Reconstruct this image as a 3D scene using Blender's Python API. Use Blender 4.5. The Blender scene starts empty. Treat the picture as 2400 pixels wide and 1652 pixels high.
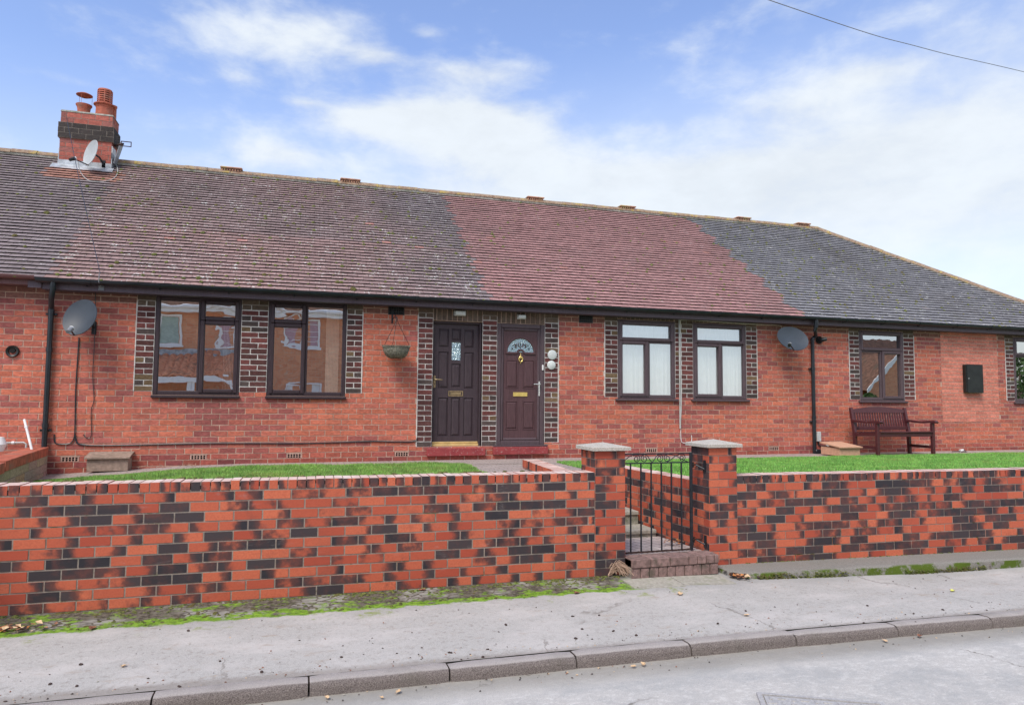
import bpy, math, random
import numpy as np
from mathutils import Vector, Matrix, noise as mnoise
R_ = random.Random(7)
scn = bpy.context.scene
# ------------------------------------------------------------------ camera
F_PX, PITCH, ROLL, YAW = 1637.3, 0.06615, 0.008309, 0.296578
EYE = Vector((0, 0, 1.75))
def cam_axes():
    cy, sy, cp, sp = math.cos(YAW), math.sin(YAW), math.cos(PITCH), math.sin(PITCH)
    F = Vector((sy*cp, cy*cp, sp)); R = Vector((cy, -sy, 0)); U = R.cross(F)
    c, s = math.cos(ROLL), math.sin(ROLL)
    return F, R*c + U*s, U*c - R*s
cF, cR, cU = cam_axes()
cd = bpy.data.cameras.new('camera'); cam = bpy.data.objects.new('camera', cd)
scn.collection.objects.link(cam); scn.camera = cam
cam.matrix_world = Matrix(((cR.x, cU.x, -cF.x, EYE.x), (cR.y, cU.y, -cF.y, EYE.y), (cR.z, cU.z, -cF.z, EYE.z), (0, 0, 0, 1)))
cd.sensor_width = 36; cd.lens = F_PX/2400*36; cd.clip_start = .05; cd.clip_end = 2000
scn.view_settings.view_transform = 'Standard'; scn.view_settings.look = 'None'
scn.view_settings.exposure = 1.18; scn.view_settings.gamma = 1
SUN_EL, SUN_AZ = 52, -138        # azimuth from +Y clockwise
SUN_STR, SKY_STR = 1.45, 0.10
# ------------------------------------------------------------------ sky
wd = bpy.data.worlds.new('World'); scn.world = wd; wd.use_nodes = True
class NT:
    def __init__(s, t): s.t = t; t.nodes.clear()
    def n(s, ty, **k):
        nd = s.t.nodes.new(ty)
        for a, b in k.items():
            if a.startswith('i_'):
                key = a[2:]; key = int(key) if key.isdigit() else key.replace('_', ' ')
                s.put(nd.inputs[key], b)
            else: setattr(nd, a, b)
        return nd
    def put(s, sock, v):
        if isinstance(v, bpy.types.NodeSocket): s.t.links.new(v, sock)
        elif isinstance(v, bpy.types.Node): s.t.links.new(v.outputs[0], sock)
        else:
            if isinstance(v, (tuple, list)) and len(v) == 3 and sock.type == 'RGBA': v = (*v, 1)
            sock.default_value = v
    def m(s, op, a, b=0, c=None, clamp=False):
        nd = s.t.nodes.new('ShaderNodeMath'); nd.operation = op; nd.use_clamp = clamp
        s.put(nd.inputs[0], a); s.put(nd.inputs[1], b)
        if c is not None: s.put(nd.inputs[2], c)
        return nd.outputs[0]
    def mix(s, f, a, b, bt='MIX'):
        nd = s.t.nodes.new('ShaderNodeMix'); nd.data_type = 'RGBA'; nd.blend_type = bt; nd.clamp_factor = True
        s.put(nd.inputs[0], f); s.put(nd.inputs[6], a); s.put(nd.inputs[7], b)
        return nd.outputs[2]
    def ramp(s, f, lo, hi, a=0., b=1., smooth=True):
        nd = s.t.nodes.new('ShaderNodeMapRange'); nd.interpolation_type = 'SMOOTHSTEP' if smooth else 'LINEAR'
        for i, v in enumerate((f, lo, hi, a, b)): s.put(nd.inputs[i], v)
        return nd.outputs[0]
    def noise(s, vec, scale, det=4, rough=.55, dist=0, col=False):
        nd = s.n('ShaderNodeTexNoise', i_Scale=scale, i_Detail=det, i_Roughness=rough, i_Distortion=dist)
        if vec is not None: s.put(nd.inputs['Vector'], vec)
        return nd.outputs['Color' if col else 'Fac']
    def pos(s): return s.n('ShaderNodeNewGeometry').outputs['Position']
    def scl(s, vec, v):
        return s.n('ShaderNodeVectorMath', operation='MULTIPLY', i_0=vec, i_1=v).outputs[0]
def build_world():
    w = NT(wd.node_tree)
    sky = w.n('ShaderNodeTexSky'); sky.sky_type = 'NISHITA'; sky.sun_disc = False
    sky.sun_elevation = math.radians(SUN_EL); sky.sun_rotation = math.radians(SUN_AZ)
    sky.air_density = 1.0; sky.dust_density = .6; sky.ozone_density = 2.2
    d = w.n('ShaderNodeTexCoord').outputs['Generated']
    sx = w.n('ShaderNodeSeparateXYZ'); w.put(sx.inputs[0], d)
    az = w.m('ARCTAN2', sx.outputs[0], sx.outputs[1]); el = w.m('ARCSINE', sx.outputs[2])
    nz = w.noise(w.scl(d, (1, 1, 1.9)), 5.0, 7, .56, .25)
    n2 = w.noise(w.scl(d, (1, 1, 2.2)), 14.0, 6, .6, .2)
    nb = w.m('ADD', w.m('MULTIPLY', w.m('SUBTRACT', nz, .5), 2.6), w.m('MULTIPLY', w.m('SUBTRACT', n2, .5), 1.7))
    # broad cloud masses, in compass bearing / elevation (radians): centre, half width, weight
    blobs = []
    def blob(px, py, rx, ry, wt):
        r = cF + cR*((px-1200)/F_PX) + cU*((826-py)/F_PX); r.normalize()
        blobs.append((math.atan2(r.x, r.y), math.asin(r.z), rx/F_PX, ry/F_PX, wt))
    for b in [(640, 95, 170, 60, .68), (560, 180, 60, 22, .5), (760, 60, 90, 45, .45), (880, 130, 90, 28, .8), (1000, 78, 50, 16, .6), (1120, 170, 170, 34, .8), (715, 240, 50, 13, .6),
              (880, 290, 170, 40, .8), (1080, 260, 260, 55, 1.0), (1150, 340, 260, 60, 1.0), (1330, 420, 500, 60, .9), (650, 360, 130, 32, .8), (1860, 250, 200, 55, .75), (2120, 320, 330, 75, .8),
              (2030, 170, 110, 32, .6), (2350, 110, 260, 120, .5), (1560, 300, 90, 24, .35), (70, 165, 60, 18, .45), (430, 370, 110, 26, .4), (200, 198, 70, 14, .35), (1700, 420, 260, 80, .6), (2250, 470, 700, 120, 1.0), (1100, 500, 1000, 60, .6)]: blob(*b)
    acc = None
    for a, e, ra, re, wt in blobs:
        da = w.m('DIVIDE', w.m('SUBTRACT', az, a), ra); de = w.m('DIVIDE', w.m('SUBTRACT', el, e), re)
        q = w.m('ADD', w.m('MULTIPLY', da, da), w.m('MULTIPLY', de, de))
        g = w.m('MULTIPLY', w.m('EXPONENT', w.m('MULTIPLY', q, -1.25)), wt)
        acc = g if acc is None else w.m('ADD', acc, g)
    back = w.ramp(w.m('ABSOLUTE', az), .95, 1.5)          # behind and beside: broken cloud
    acc = w.m('ADD', acc, w.m('MULTIPLY', back, .62))
    dens = w.ramp(w.m('ADD', acc, w.m('MULTIPLY', nb, .75)), .0, 1.20)
    veil = w.ramp(w.m('SUBTRACT', el, w.m('MULTIPLY', az, .10)), .46, .14, .02, .76)      # thin high haze, thicker towards the horizon
    dens = w.m('MAXIMUM', dens, 0.0); dens = w.m('ADD', dens, w.m('MULTIPLY', w.m('SUBTRACT', 1.0, dens), veil)); dens = w.m('MULTIPLY', dens, .93)
    shade = w.ramp(w.m('ADD', nz, w.m('MULTIPLY', n2, .5)), .45, 1.0, .86, 1.0)
    ccol = w.mix(shade, (0, 0, 0), (4.0, 4.25, 4.45))
    blue = w.mix(1.0, sky.outputs[0], (1.12, 1.05, 1.15), 'MULTIPLY')
    col = w.mix(dens, blue, ccol)
    bg = w.n('ShaderNodeBackground', i_Color=col, i_Strength=SKY_STR)
    o = w.n('ShaderNodeOutputWorld'); w.put(o.inputs[0], bg)
build_world()
sl = bpy.data.lights.new('sun', 'SUN'); sl.energy = SUN_STR; sl.angle = math.radians(26); sl.color = (1, .93, .84)
so = bpy.data.objects.new('sun', sl); scn.collection.objects.link(so)
a_, e_ = math.radians(SUN_AZ), math.radians(SUN_EL)
sdir = Vector((math.sin(a_)*math.cos(e_), math.cos(a_)*math.cos(e_), math.sin(e_)))
so.rotation_euler = sdir.to_track_quat('Z', 'Y').to_euler(); so.location = sdir*40
# ------------------------------------------------------------------ surveying helpers (photo measurements -> metres on a known plane)
def ray(x, y): return cF + cR*((x-1200)/F_PX) + cU*((826-y)/F_PX)
def atZ(x, y, z): r = ray(x, y); return EYE + r*((z-1.75)/r.z)
def atY(x, y, Y): r = ray(x, y); return EYE + r*(Y/r.y)
def atX(x, y, X): r = ray(x, y); return EYE + r*(X/r.x)
WY = 11.2                                   # house front wall plane
def W(x, y): p = atY(x, y, WY); return p.x, p.z
EY, EZ, RS, RH = 10.9, 3.33, 4.05, 2.9      # eaves line, roof half span and rise
XR, XL = 12.9, -9.0                         # ridge end (hip), left end
RN = Vector((0, -RH, RS)).normalized(); RU = Vector((0, RS, RH)).normalized(); RLEN = math.hypot(RS, RH)
def atRoof(x, y):
    r = ray(x, y); P = Vector((0, EY, EZ)); t = (P-EYE).dot(RN)/r.dot(RN); return EYE + r*t
def pathz(X): return .755 - .11*max(0, min(1, (-1.2-X)/2.2))
# ------------------------------------------------------------------ materials
MATS = {}
def mat(name, fn):
    m = bpy.data.materials.new(name); m.use_nodes = True; t = NT(m.node_tree)
    out = t.n('ShaderNodeOutputMaterial'); sh = fn(t); t.put(out.inputs[0], sh)
    MATS[name] = m; return m
def bsdf(t, col, rough=.8, metal=0, spec=.4, bump=None, bs=.3, bd=.01, **k):
    b = t.n('ShaderNodeBsdfPrincipled'); t.put(b.inputs['Base Color'], col); t.put(b.inputs['Roughness'], rough)
    t.put(b.inputs['Metallic'], metal); t.put(b.inputs['Specular IOR Level'], spec)
    if bump is not None:
        bn = t.n('ShaderNodeBump', i_Height=bump, i_Strength=bs, i_Distance=bd); t.put(b.inputs['Normal'], bn)
    return b.outputs[0]
def simple(name, c, rough=.6, metal=0, var=.25, sc=14, spec=.4, bs=.15, bd=.004, dirt=None):
    def f(t):
        p = t.pos(); n = t.noise(p, sc, 5)
        col = t.mix(t.ramp(n, .3, .7), tuple(x*(1-var) for x in c), tuple(min(1, x*(1+var)) for x in c))
        if dirt: col = t.mix(t.ramp(t.noise(p, sc*.35, 6), .5, .72), col, dirt)
        return bsdf(t, col, rough, metal, spec, t.noise(p, sc*6, 3), bs, bd)
    return mat(name, f)
def m_housebrick(t):
    p = t.pos(); at = t.n('ShaderNodeAttribute', attribute_name='bc')
    n = t.noise(t.scl(p, (1, 1, 1.6)), 22, 5, .65); n1 = t.noise(p, 90, 3, .7)
    c = t.mix(1., at.outputs['Color'], t.mix(t.ramp(n, .3, .75), (.72, .70, .72), (1.18, 1.15, 1.12)), 'MULTIPLY')
    c = t.mix(t.ramp(n1, .62, .8), c, (.42, .3, .25))
    big = t.noise(p, 1.1, 4, .6)
    c = t.mix(t.ramp(big, .55, .8, 0, .3), c, (.2, .10, .085))
    eff = t.m('MULTIPLY', t.ramp(t.noise(p, 2.3, 7, .72, .6), .66, .8), .5)
    c = t.mix(eff, c, (.5, .4, .36))
    c = t.mix(t.ramp(t.noise(p, 26, 2, .5), .80, .82), c, (.72, .66, .60)); c = t.mix(t.m('MULTIPLY', t.ramp(t.noise(t.scl(p, (1, 1, .5)), 3.2, 6, .75), .58, .76), .35), c, (.17, .09, .075))
    return bsdf(t, c, .88, 0, .25, t.m('ADD', n, t.m('MULTIPLY', n1, .6)), .5, .006)
def m_wallbrick(t):
    p = t.pos(); at = t.n('ShaderNodeAttribute', attribute_name='bc')
    s = t.n('ShaderNodeSeparateColor'); t.put(s.inputs[0], at.outputs['Color'])
    n = t.noise(p, 9, 5, .6); n1 = t.noise(p, 60, 4, .65)
    red = t.mix(s.outputs[1], (.38, .068, .038), (.60, .16, .08))
    red = t.mix(t.ramp(n1, .35, .75, 0, .5), red, (.36, .07, .04))
    mid = (.13, .048, .04)
    d = t.m('ADD', s.outputs[0], t.m('MULTIPLY', t.m('SUBTRACT', n, .5), .9))
    c = t.mix(t.ramp(d, .28, .55), red, mid)
    c = t.mix(t.ramp(d, .42, .80), c, t.mix(s.outputs[2], (.026, .024, .030), (.060, .045, .048)))
    soot = t.m('MULTIPLY', t.ramp(t.noise(t.scl(p, (1, 1, .8)), 2.6, 7, .72, .4), .52, .74), .32); c = t.mix(soot, c, (.075, .05, .045))
    n3 = t.noise(p, 130, 3, .7)
    sp = t.m('MULTIPLY', t.ramp(n3, .7, .78), t.ramp(t.noise(p, 1.7, 4), .5, .65))
    c = t.mix(t.m('MULTIPLY', sp, .8), c, (.6, .56, .52))
    ws = t.m('MULTIPLY', t.ramp(t.noise(t.scl(p, (1, 1, 2)), 4.2, 7, .7, .4), .6, .78), .30)
    c = t.mix(ws, c, (.42, .36, .34))
    z = t.n('ShaderNodeSeparateXYZ'); t.put(z.inputs[0], p)
    moss = t.m('MULTIPLY', t.ramp(t.m('ADD', z.outputs[2], t.m('MULTIPLY', n, .25)), .16, .02, 0, 1), t.ramp(n, .42, .6))
    c = t.mix(t.m('MULTIPLY', moss, .75), c, (.09, .1, .04))
    return bsdf(t, c, .68, 0, .35, t.m('ADD', n1, n3), .35, .004)
def m_mortar(col, mossy=0):
    def f(t):
        p = t.pos(); n = t.noise(p, 30, 5, .7); n2 = t.noise(p, 2.2, 5, .6)
        c = t.mix(t.ramp(n, .3, .7), tuple(x*.78 for x in col), tuple(x*1.12 for x in col))
        c = t.mix(t.ramp(n2, .5, .75, 0, .5), c, tuple(x*.55 for x in col))
        if mossy:
            c = t.mix(t.m('MULTIPLY', t.ramp(t.noise(p, 5, 6, .75), .56, .66), mossy), c, (.075, .095, .025))
        return bsdf(t, c, .95, 0, .2, n, .6, .006)
    return f
mat('house_brick', m_housebrick); mat('wall_brick', m_wallbrick)
mat('mortar_tan', m_mortar((.56, .39, .305))); mat('mortar_grey', m_mortar((.31, .268, .228), .6)); mat('mortar_mossy', m_mortar((.30, .26, .22), 1.))
mat('mortar_white', m_mortar((.66, .62, .585)))
def m_tile(t):
    p = t.pos(); at = t.n('ShaderNodeAttribute', attribute_name='bc')
    c = at.outputs['Color']; n = t.noise(p, 16, 5, .65); n1 = t.noise(p, 70, 3, .7)
    c = t.mix(1., c, t.mix(t.ramp(n, .3, .75), (.75, .75, .76), (1.2, 1.18, 1.16)), 'MULTIPLY')
    big = t.noise(p, .55, 4, .6); c = t.mix(t.ramp(big, .45, .75, 0, .35), c, (.105, .09, .085))
    al = at.outputs['Alpha']
    lich = t.m('MULTIPLY', t.ramp(t.m('ADD', t.noise(p, 30, 3, .6), t.m('MULTIPLY', t.noise(p, 5, 4, .7), .8)), 1.06, 1.11), al)
    c = t.mix(lich, c, (.68, .68, .64))
    ms = t.m('MULTIPLY', t.ramp(t.m('ADD', t.noise(p, 34, 4, .7), t.m('MULTIPLY', t.noise(p, 3, 4, .7), .7)), .98, 1.1), al)
    c = t.mix(ms, c, (.11, .12, .045))
    return bsdf(t, c, .85, 0, .3, n1, .5, .004)
mat('roof_tile', m_tile)
def m_ridge(t):
    p = t.pos(); n = t.noise(p, 18, 6, .7)
    c = t.mix(t.ramp(n, .35, .7), (.23, .145, .10), (.38, .30, .22))
    c = t.mix(t.ramp(t.noise(p, 5, 6, .75), .52, .62, 0, .85), c, (.42, .32, .10))
    c = t.mix(t.ramp(t.noise(p, 9, 5, .7), .58, .66, 0, .9), c, (.12, .12, .10))
    return bsdf(t, c, .9, 0, .2, n, .7, .01)
mat('ridge_tile', m_ridge)
simple('vent_tile', (.48, .27, .18), .9, 0, .3, 12, .2, .5, .006, (.50, .42, .2))
simple('coping_top_skylit', (.62, .45, .39), .9, 0, .18, 9, .2, .5, .004, (.70, .60, .54))  # coping brick tops: bright skylight painted in as a paler tone
def m_moss(t):
    p = t.pos(); n = t.noise(p, 40, 4, .7); c = t.mix(t.ramp(n, .3, .7), (.035, .04, .018), (.19, .21, .06))
    c = t.mix(t.ramp(t.noise(p, 2.1, 4), .5, .62, 0, .75), c, (.11, .085, .035))
    return bsdf(t, c, .95, 0, .15, n, .8, .01)
mat('moss', m_moss)
def m_wood_upvc(c1, c2, rough=.42):
    def f(t):
        p = t.pos(); w = t.noise(t.scl(p, (30, 30, 2.)), 3, 5, .6)
        return bsdf(t, t.mix(t.ramp(w, .3, .7), c1, c2), rough, 0, .4, w, .15, .002)
    return f
mat('brown_frame', m_wood_upvc((.072, .048, .055), (.105, .072, .082), .45))
mat('dark_frame', m_wood_upvc((.034, .022, .027), (.055, .036, .043), .42))
mat('brown_door', m_wood_upvc((.070, .034, .038), (.105, .052, .058), .5))
mat('dark_door', m_wood_upvc((.042, .028, .034), (.064, .044, .052), .5))
mat('fascia_brown', m_wood_upvc((.085, .062, .08), (.115, .085, .105), .5))
mat('fascia_red', m_wood_upvc((.13, .055, .055), (.17, .08, .08), .5))
simple('black_plastic', (.014, .019, .025), .32, 0, .3, 5, .5)
simple('black_iron', (.018, .022, .028), .45, .2, .3, 30, .5)
simple('rusty_iron', (.05, .025, .02), .7, .2, .5, 40)
simple('black_box', (.014, .017, .016), .4, 0, .3, 8)
simple('dish_grey', (.042, .054, .070), .5, 0, .12, 4, .4, .05, .001)
simple('dish_pale', (.42, .45, .46), .5, 0, .1, 4)
simple('lnb_grey', (.22, .23, .25), .5, 0, .2, 20)
simple('white_plastic', (.75, .75, .74), .4, 0, .08, 10)
simple('grey_plastic', (.5, .51, .5), .5, 0, .15, 14)
simple('glass_white', (.62, .66, .64), .15, 0, .08, 20, .6)
simple('chrome', (.8, .79, .76), .25, .7, .05, 20)
simple('brass', (.85, .62, .20), .28, .75, .12, 20)
simple('old_brass', (.36, .27, .15), .4, .6, .2, 30)
simple('gold_bar', (.80, .58, .26), .35, .5, .12, 10)
def m_redpaint(t):
    p = t.pos(); n = t.noise(p, 28, 6, .75)
    c = t.mix(t.ramp(t.noise(p, 6, 4), .3, .7), (.24, .035, .04), (.33, .055, .055))
    c = t.mix(t.ramp(n, .56, .66), c, (.45, .30, .27))
    return bsdf(t, c, .6, 0, .4, n, .4, .004)
mat('red_paint', m_redpaint)
simple('terracotta', (.42, .12, .075), .8, 0, .25, 12, .3, .3, .004, (.3, .16, .12))
simple('lead', (.40, .43, .46), .5, .3, .3, 9, .4, .3, .006, (.62, .64, .66))
simple('flaunching', (.32, .31, .27), .95, 0, .3, 18, .2, .6, .01, (.16, .17, .12))
def m_capstone(t):
    p = t.pos(); n = t.noise(p, 110, 3, .8); n2 = t.noise(p, 12, 5, .65)
    c = t.mix(t.ramp(n, .35, .65), (.34, .31, .265), (.60, .565, .51)); c = t.mix(t.ramp(n2, .5, .7, 0, .5), c, (.33, .32, .27))
    return bsdf(t, c, .95, 0, .2, n, .8, .006)
mat('capstone', m_capstone)
def m_bench(t):
    p = t.pos(); w = t.noise(t.scl(p, (6, 40, 40)), 3, 5, .6)
    return bsdf(t, t.mix(t.ramp(w, .3, .7), (.055, .014, .018), (.105, .03, .035)), .38, 0, .45, w, .3, .003)
mat('bench_wood', m_bench)
simple('weathered_wood', (.30, .22, .175), .85, 0, .22, 20, .2, .4, .003, (.22, .17, .13))
simple('tan_board', (.56, .33, .22), .8, 0, .1, 20, .2, .3, .002)
simple('pale_brick_clay', (.48, .36, .27), .9, 0, .18, 10, .2, .4, .004, (.36, .29, .22))
simple('terracotta_vent', (.52, .33, .27), .9, 0, .25, 30, .2, .5, .004)
simple('hole_dark', (.01, .009, .009), .9, 0, .1, 4)
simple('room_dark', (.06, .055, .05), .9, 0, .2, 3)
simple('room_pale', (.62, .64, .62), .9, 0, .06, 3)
simple('blind_cream', (.95, .88, .78), .8, 0, .05, 8)
simple('curtain_white', (.8, .8, .78), .8, 0, .05, 8)
simple('curtain_pink', (.55, .36, .40), .8, 0, .1, 8)
simple('curtain_green', (.42, .52, .46), .8, 0, .1, 8)
simple('white_upvc', (.85, .85, .84), .35, 0, .03, 8)
simple('wicker', (.23, .215, .17), .9, 0, .45, 45, .2, .8, .01, (.10, .13, .10))
simple('soil', (.06, .045, .035), .95, 0, .4, 20, .1, .8, .02)
simple('twig', (.42, .29, .21), .85, 0, .3, 30)
simple('cable_grey', (.45, .46, .44), .6, 0, .1, 10)
def m_glass(wav, refl, tint):
    def f(t):
        p = t.pos()
        n = t.noise(t.scl(p, (1, 1, 1.3)), 2.4, 2, .4); 
        bn = t.n('ShaderNodeBump', i_Height=n, i_Strength=1.0, i_Distance=wav)
        g = t.n('ShaderNodeBsdfGlossy', i_Color=tint, i_Roughness=.0); t.put(g.inputs['Normal'], bn)
        tr = t.n('ShaderNodeBsdfTransparent', i_Color=(.96, .98, .97))
        mx = t.n('ShaderNodeMixShader', i_0=refl); t.put(mx.inputs[1], tr); t.put(mx.inputs[2], g)
        return mx.outputs[0]
    return f
mat('glass_still', m_glass(.0006, .64, (1, 1, .96))); mat('glass_wavy', m_glass(.0028, .64, (1, 1, .96)))
mat('glass_sky', m_glass(.001, .55, (.93, .98, 1)))
def m_obscure(t):
    p = t.pos(); v = t.n('ShaderNodeTexVoronoi', i_Scale=55.); t.put(v.inputs['Vector'], p)
    bn = t.n('ShaderNodeBump', i_Height=v.outputs[0], i_Strength=1., i_Distance=.01)
    g = t.n('ShaderNodeBsdfGlossy', i_Color=(.65, .8, .85), i_Roughness=.12); t.put(g.inputs['Normal'], bn)
    d = t.n('ShaderNodeBsdfDiffuse', i_Color=(.12, .17, .18)); mx = t.n('ShaderNodeMixShader', i_0=.6)
    t.put(mx.inputs[1], d); t.put(mx.inputs[2], g); return mx.outputs[0]
mat('glass_obscure', m_obscure)
def m_grass(c1, c2, dry):
    def f(t):
        p = t.pos(); at = t.n('ShaderNodeAttribute', attribute_name='bc')
        n = t.noise(p, 2.6, 6, .75)
        c = t.mix(t.ramp(n, .35, .65), tuple(x*.88 for x in c1), c2); c = t.mix(t.ramp(t.noise(p, 1.1, 5, .7), .56, .68, 0, .45), c, (.40, .46, .17)); c = t.mix(1., c, at.outputs['Color'], 'MULTIPLY')
        c = t.mix(t.ramp(at.outputs['Alpha'], 1-dry, 1., 0, 1, False), c, (.40, .42, .17))
        b = t.n('ShaderNodeBsdfPrincipled', i_Base_Color=c, i_Roughness=.6)
        tr = t.n('ShaderNodeBsdfTranslucent', i_Color=c); mx = t.n('ShaderNodeMixShader', i_0=.3)
        t.put(mx.inputs[1], b.outputs[0]); t.put(mx.inputs[2], tr); return mx.outputs[0]
    return f
mat('grass_rough', m_grass((.20, .42, .11), (.33, .60, .16), .24)); mat('grass_mown', m_grass((.21, .50, .13), (.32, .66, .18), .12))
def m_lawnbase(t):
    p = t.pos(); n = t.noise(p, 30, 5, .7); return bsdf(t, t.mix(t.ramp(n, .3, .7), (.05, .14, .02), (.10, .24, .04)), .95, 0, .1, n, .8, .02)
mat('lawn_base', m_lawnbase)
def m_pavers(c1, c2, sc=1., rot=0.):
    def f(t):
        p = t.pos(); mp = t.n('ShaderNodeMapping'); t.put(mp.inputs[0], p); mp.inputs['Rotation'].default_value = (0, 0, rot)
        b = t.n('ShaderNodeTexBrick', i_Color1=c1, i_Color2=c2, i_Mortar=(.10, .085, .07), i_Scale=1.0, i_Mortar_Size=.004, i_Brick_Width=.2*sc, i_Row_Height=.1*sc)
        t.put(b.inputs['Vector'], mp)
        n = t.noise(p, 25, 5, .7); c = t.mix(1., b.outputs[0], t.mix(n, (.65, .65, .65), (1.3, 1.3, 1.3)), 'MULTIPLY')
        c = t.mix(t.ramp(t.noise(p, 2, 5, .7), .55, .75, 0, .45), c, (.2, .19, .15))
        return bsdf(t, c, .92, 0, .2, t.m('SUBTRACT', n, t.m('MULTIPLY', b.outputs['Fac'], 1.5)), .6, .005)
    return f
mat('block_paving', m_pavers((.36, .30, .28), (.42, .35, .32))); mat('step_paver', m_pavers((.32, .22, .20), (.38, .27, .25)))
mat('pale_paving', m_pavers((.48, .42, .40), (.55, .49, .46), 1.1, 1.2))
def m_stepclay(t):
    p = t.pos(); at = t.n('ShaderNodeAttribute', attribute_name='bc'); n = t.noise(p, 20, 5, .7)
    c = t.mix(1., at.outputs['Color'], t.mix(t.ramp(n, .3, .7), (.6, .62, .6), (1.2, 1.2, 1.2)), 'MULTIPLY')
    c = t.mix(t.ramp(t.noise(p, 6, 5, .7), .52, .66, 0, .7), c, (.07, .07, .05))
    return bsdf(t, c, .9, 0, .2, n, .5, .005)
mat('step_clay', m_stepclay)
def m_pavement(t):
    p = t.pos(); s = t.n('ShaderNodeSeparateXYZ'); t.put(s.inputs[0], p); X, Y = s.outputs[0], s.outputs[1]
    f = t.noise(p, 160, 3, .75); g = t.noise(p, 26, 6, .7); b = t.noise(t.scl(p, (1, 2.2, 1)), 1.3, 6, .62)
    c = t.mix(t.ramp(f, .3, .7), (.335, .322, .303), (.515, .497, .468))
    c = t.mix(t.ramp(g, .50, .70, 0, .60), c, (.235, .21, .185))
    c = t.mix(t.ramp(b, .42, .7, 0, .45), c, (.60, .56, .53))
    c = t.mix(t.ramp(t.noise(t.scl(p, (1, 2.5, 1)), 3.4, 7, .72), .56, .70, 0, .55), c, (.34, .27, .21))
    # wall foot line: darker tarmac towards the wall
    yw = t.m('SUBTRACT', 6.56, t.m('MULTIPLY', X, .019)); dw = t.m('SUBTRACT', yw, Y)
    dn = t.m('ADD', dw, t.m('MULTIPLY', t.m('SUBTRACT', b, .5), .5))
    c = t.mix(t.ramp(dn, .75, .25, 0, .6), c, (.30, .295, .285))
    # mossy, broken strip at the foot of the left wall
    lim = t.ramp(X, -2.6, 3.1, .50, .46, False)
    e = t.m('SUBTRACT', lim, t.m('ADD', dw, t.m('MULTIPLY', t.m('SUBTRACT', t.noise(p, 4.5, 6, .7), .5), .22)))
    left = t.ramp(X, 3.25, 3.0)
    strip = t.m('MULTIPLY', t.ramp(e, -.015, .02), left)
    dirt = t.mix(t.ramp(g, .35, .65), (.05, .042, .03), (.17, .15, .12))
    v = t.n('ShaderNodeTexVoronoi', i_Scale=9.); v.feature = 'DISTANCE_TO_EDGE'; t.put(v.inputs['Vector'], t.scl(p, (1, 1.5, 1)))
    stones = t.m('MULTIPLY', t.ramp(v.outputs[0], .04, .09), t.ramp(t.noise(p, 2.2, 4), .46, .6))
    dirt = t.mix(t.m('MULTIPLY', stones, .85), dirt, (.33, .32, .29))
    mossf = t.m('ADD', t.noise(t.scl(p, (1, 1.6, 1)), 5, 7, .75), t.m('MULTIPLY', t.ramp(e, .2, .0), .16))
    dirt = t.mix(t.ramp(mossf, .52, .60), dirt, t.mix(t.ramp(g, .3, .7), (.07, .14, .015), (.24, .40, .04)))
    c = t.mix(strip, c, dirt)
    # thin green film reaching to the gate slabs, white flecks
    film = t.m('MULTIPLY', t.ramp(t.noise(p, 3.3, 7, .75), .55, .66), t.ramp(t.m('ABSOLUTE', t.m('SUBTRACT', dw, .55)), .16, .04))
    c = t.mix(t.m('MULTIPLY', film, t.ramp(X, 4.3, 3.3, 0, .8)), c, (.22, .27, .06))
    fl = t.m('MULTIPLY', t.ramp(t.noise(t.scl(p, (1, 2, 1)), 13, 5, .8), .70, .73), t.ramp(t.m('ABSOLUTE', t.m('SUBTRACT', dw, .7)), .5, .1))
    c = t.mix(fl, c, (.68, .67, .64))
    wv = t.n('ShaderNodeVectorMath', operation='ADD', i_0=p, i_1=t.scl(t.noise(p, 3.5, 4, .6, 0, True), (.5, .5, 0))).outputs[0]
    vc = t.n('ShaderNodeTexVoronoi', i_Scale=.42); vc.feature = 'DISTANCE_TO_EDGE'; t.put(vc.inputs['Vector'], wv)
    crk = t.m('MULTIPLY', t.ramp(vc.outputs[0], .006, .002), t.ramp(t.noise(p, .9, 3), .50, .56)); c = t.mix(t.m('MULTIPLY', crk, .45), c, (.12, .10, .08))
    agg = t.n('ShaderNodeTexVoronoi', i_Scale=110.); t.put(agg.inputs['Vector'], p); c = t.mix(t.ramp(agg.outputs[0], .25, .10, 0, .3), c, (.2, .18, .16))
    kd = t.m('SUBTRACT', t.m('SUBTRACT', Y, t.m('SUBTRACT', 4.93, t.m('MULTIPLY', X, .035))), t.m('MULTIPLY', g, .10)); c = t.mix(t.ramp(kd, .05, -.04, 0, .55), c, (.20, .17, .145))
    sp = t.ramp(t.noise(p, 48, 3, .8), .68, .71); c = t.mix(t.m('MULTIPLY', sp, .8), c, (.10, .08, .065))
    return bsdf(t, c, .93, 0, .2, t.m('ADD', f, g), .5, .005)
mat('pavement', m_pavement)
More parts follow.
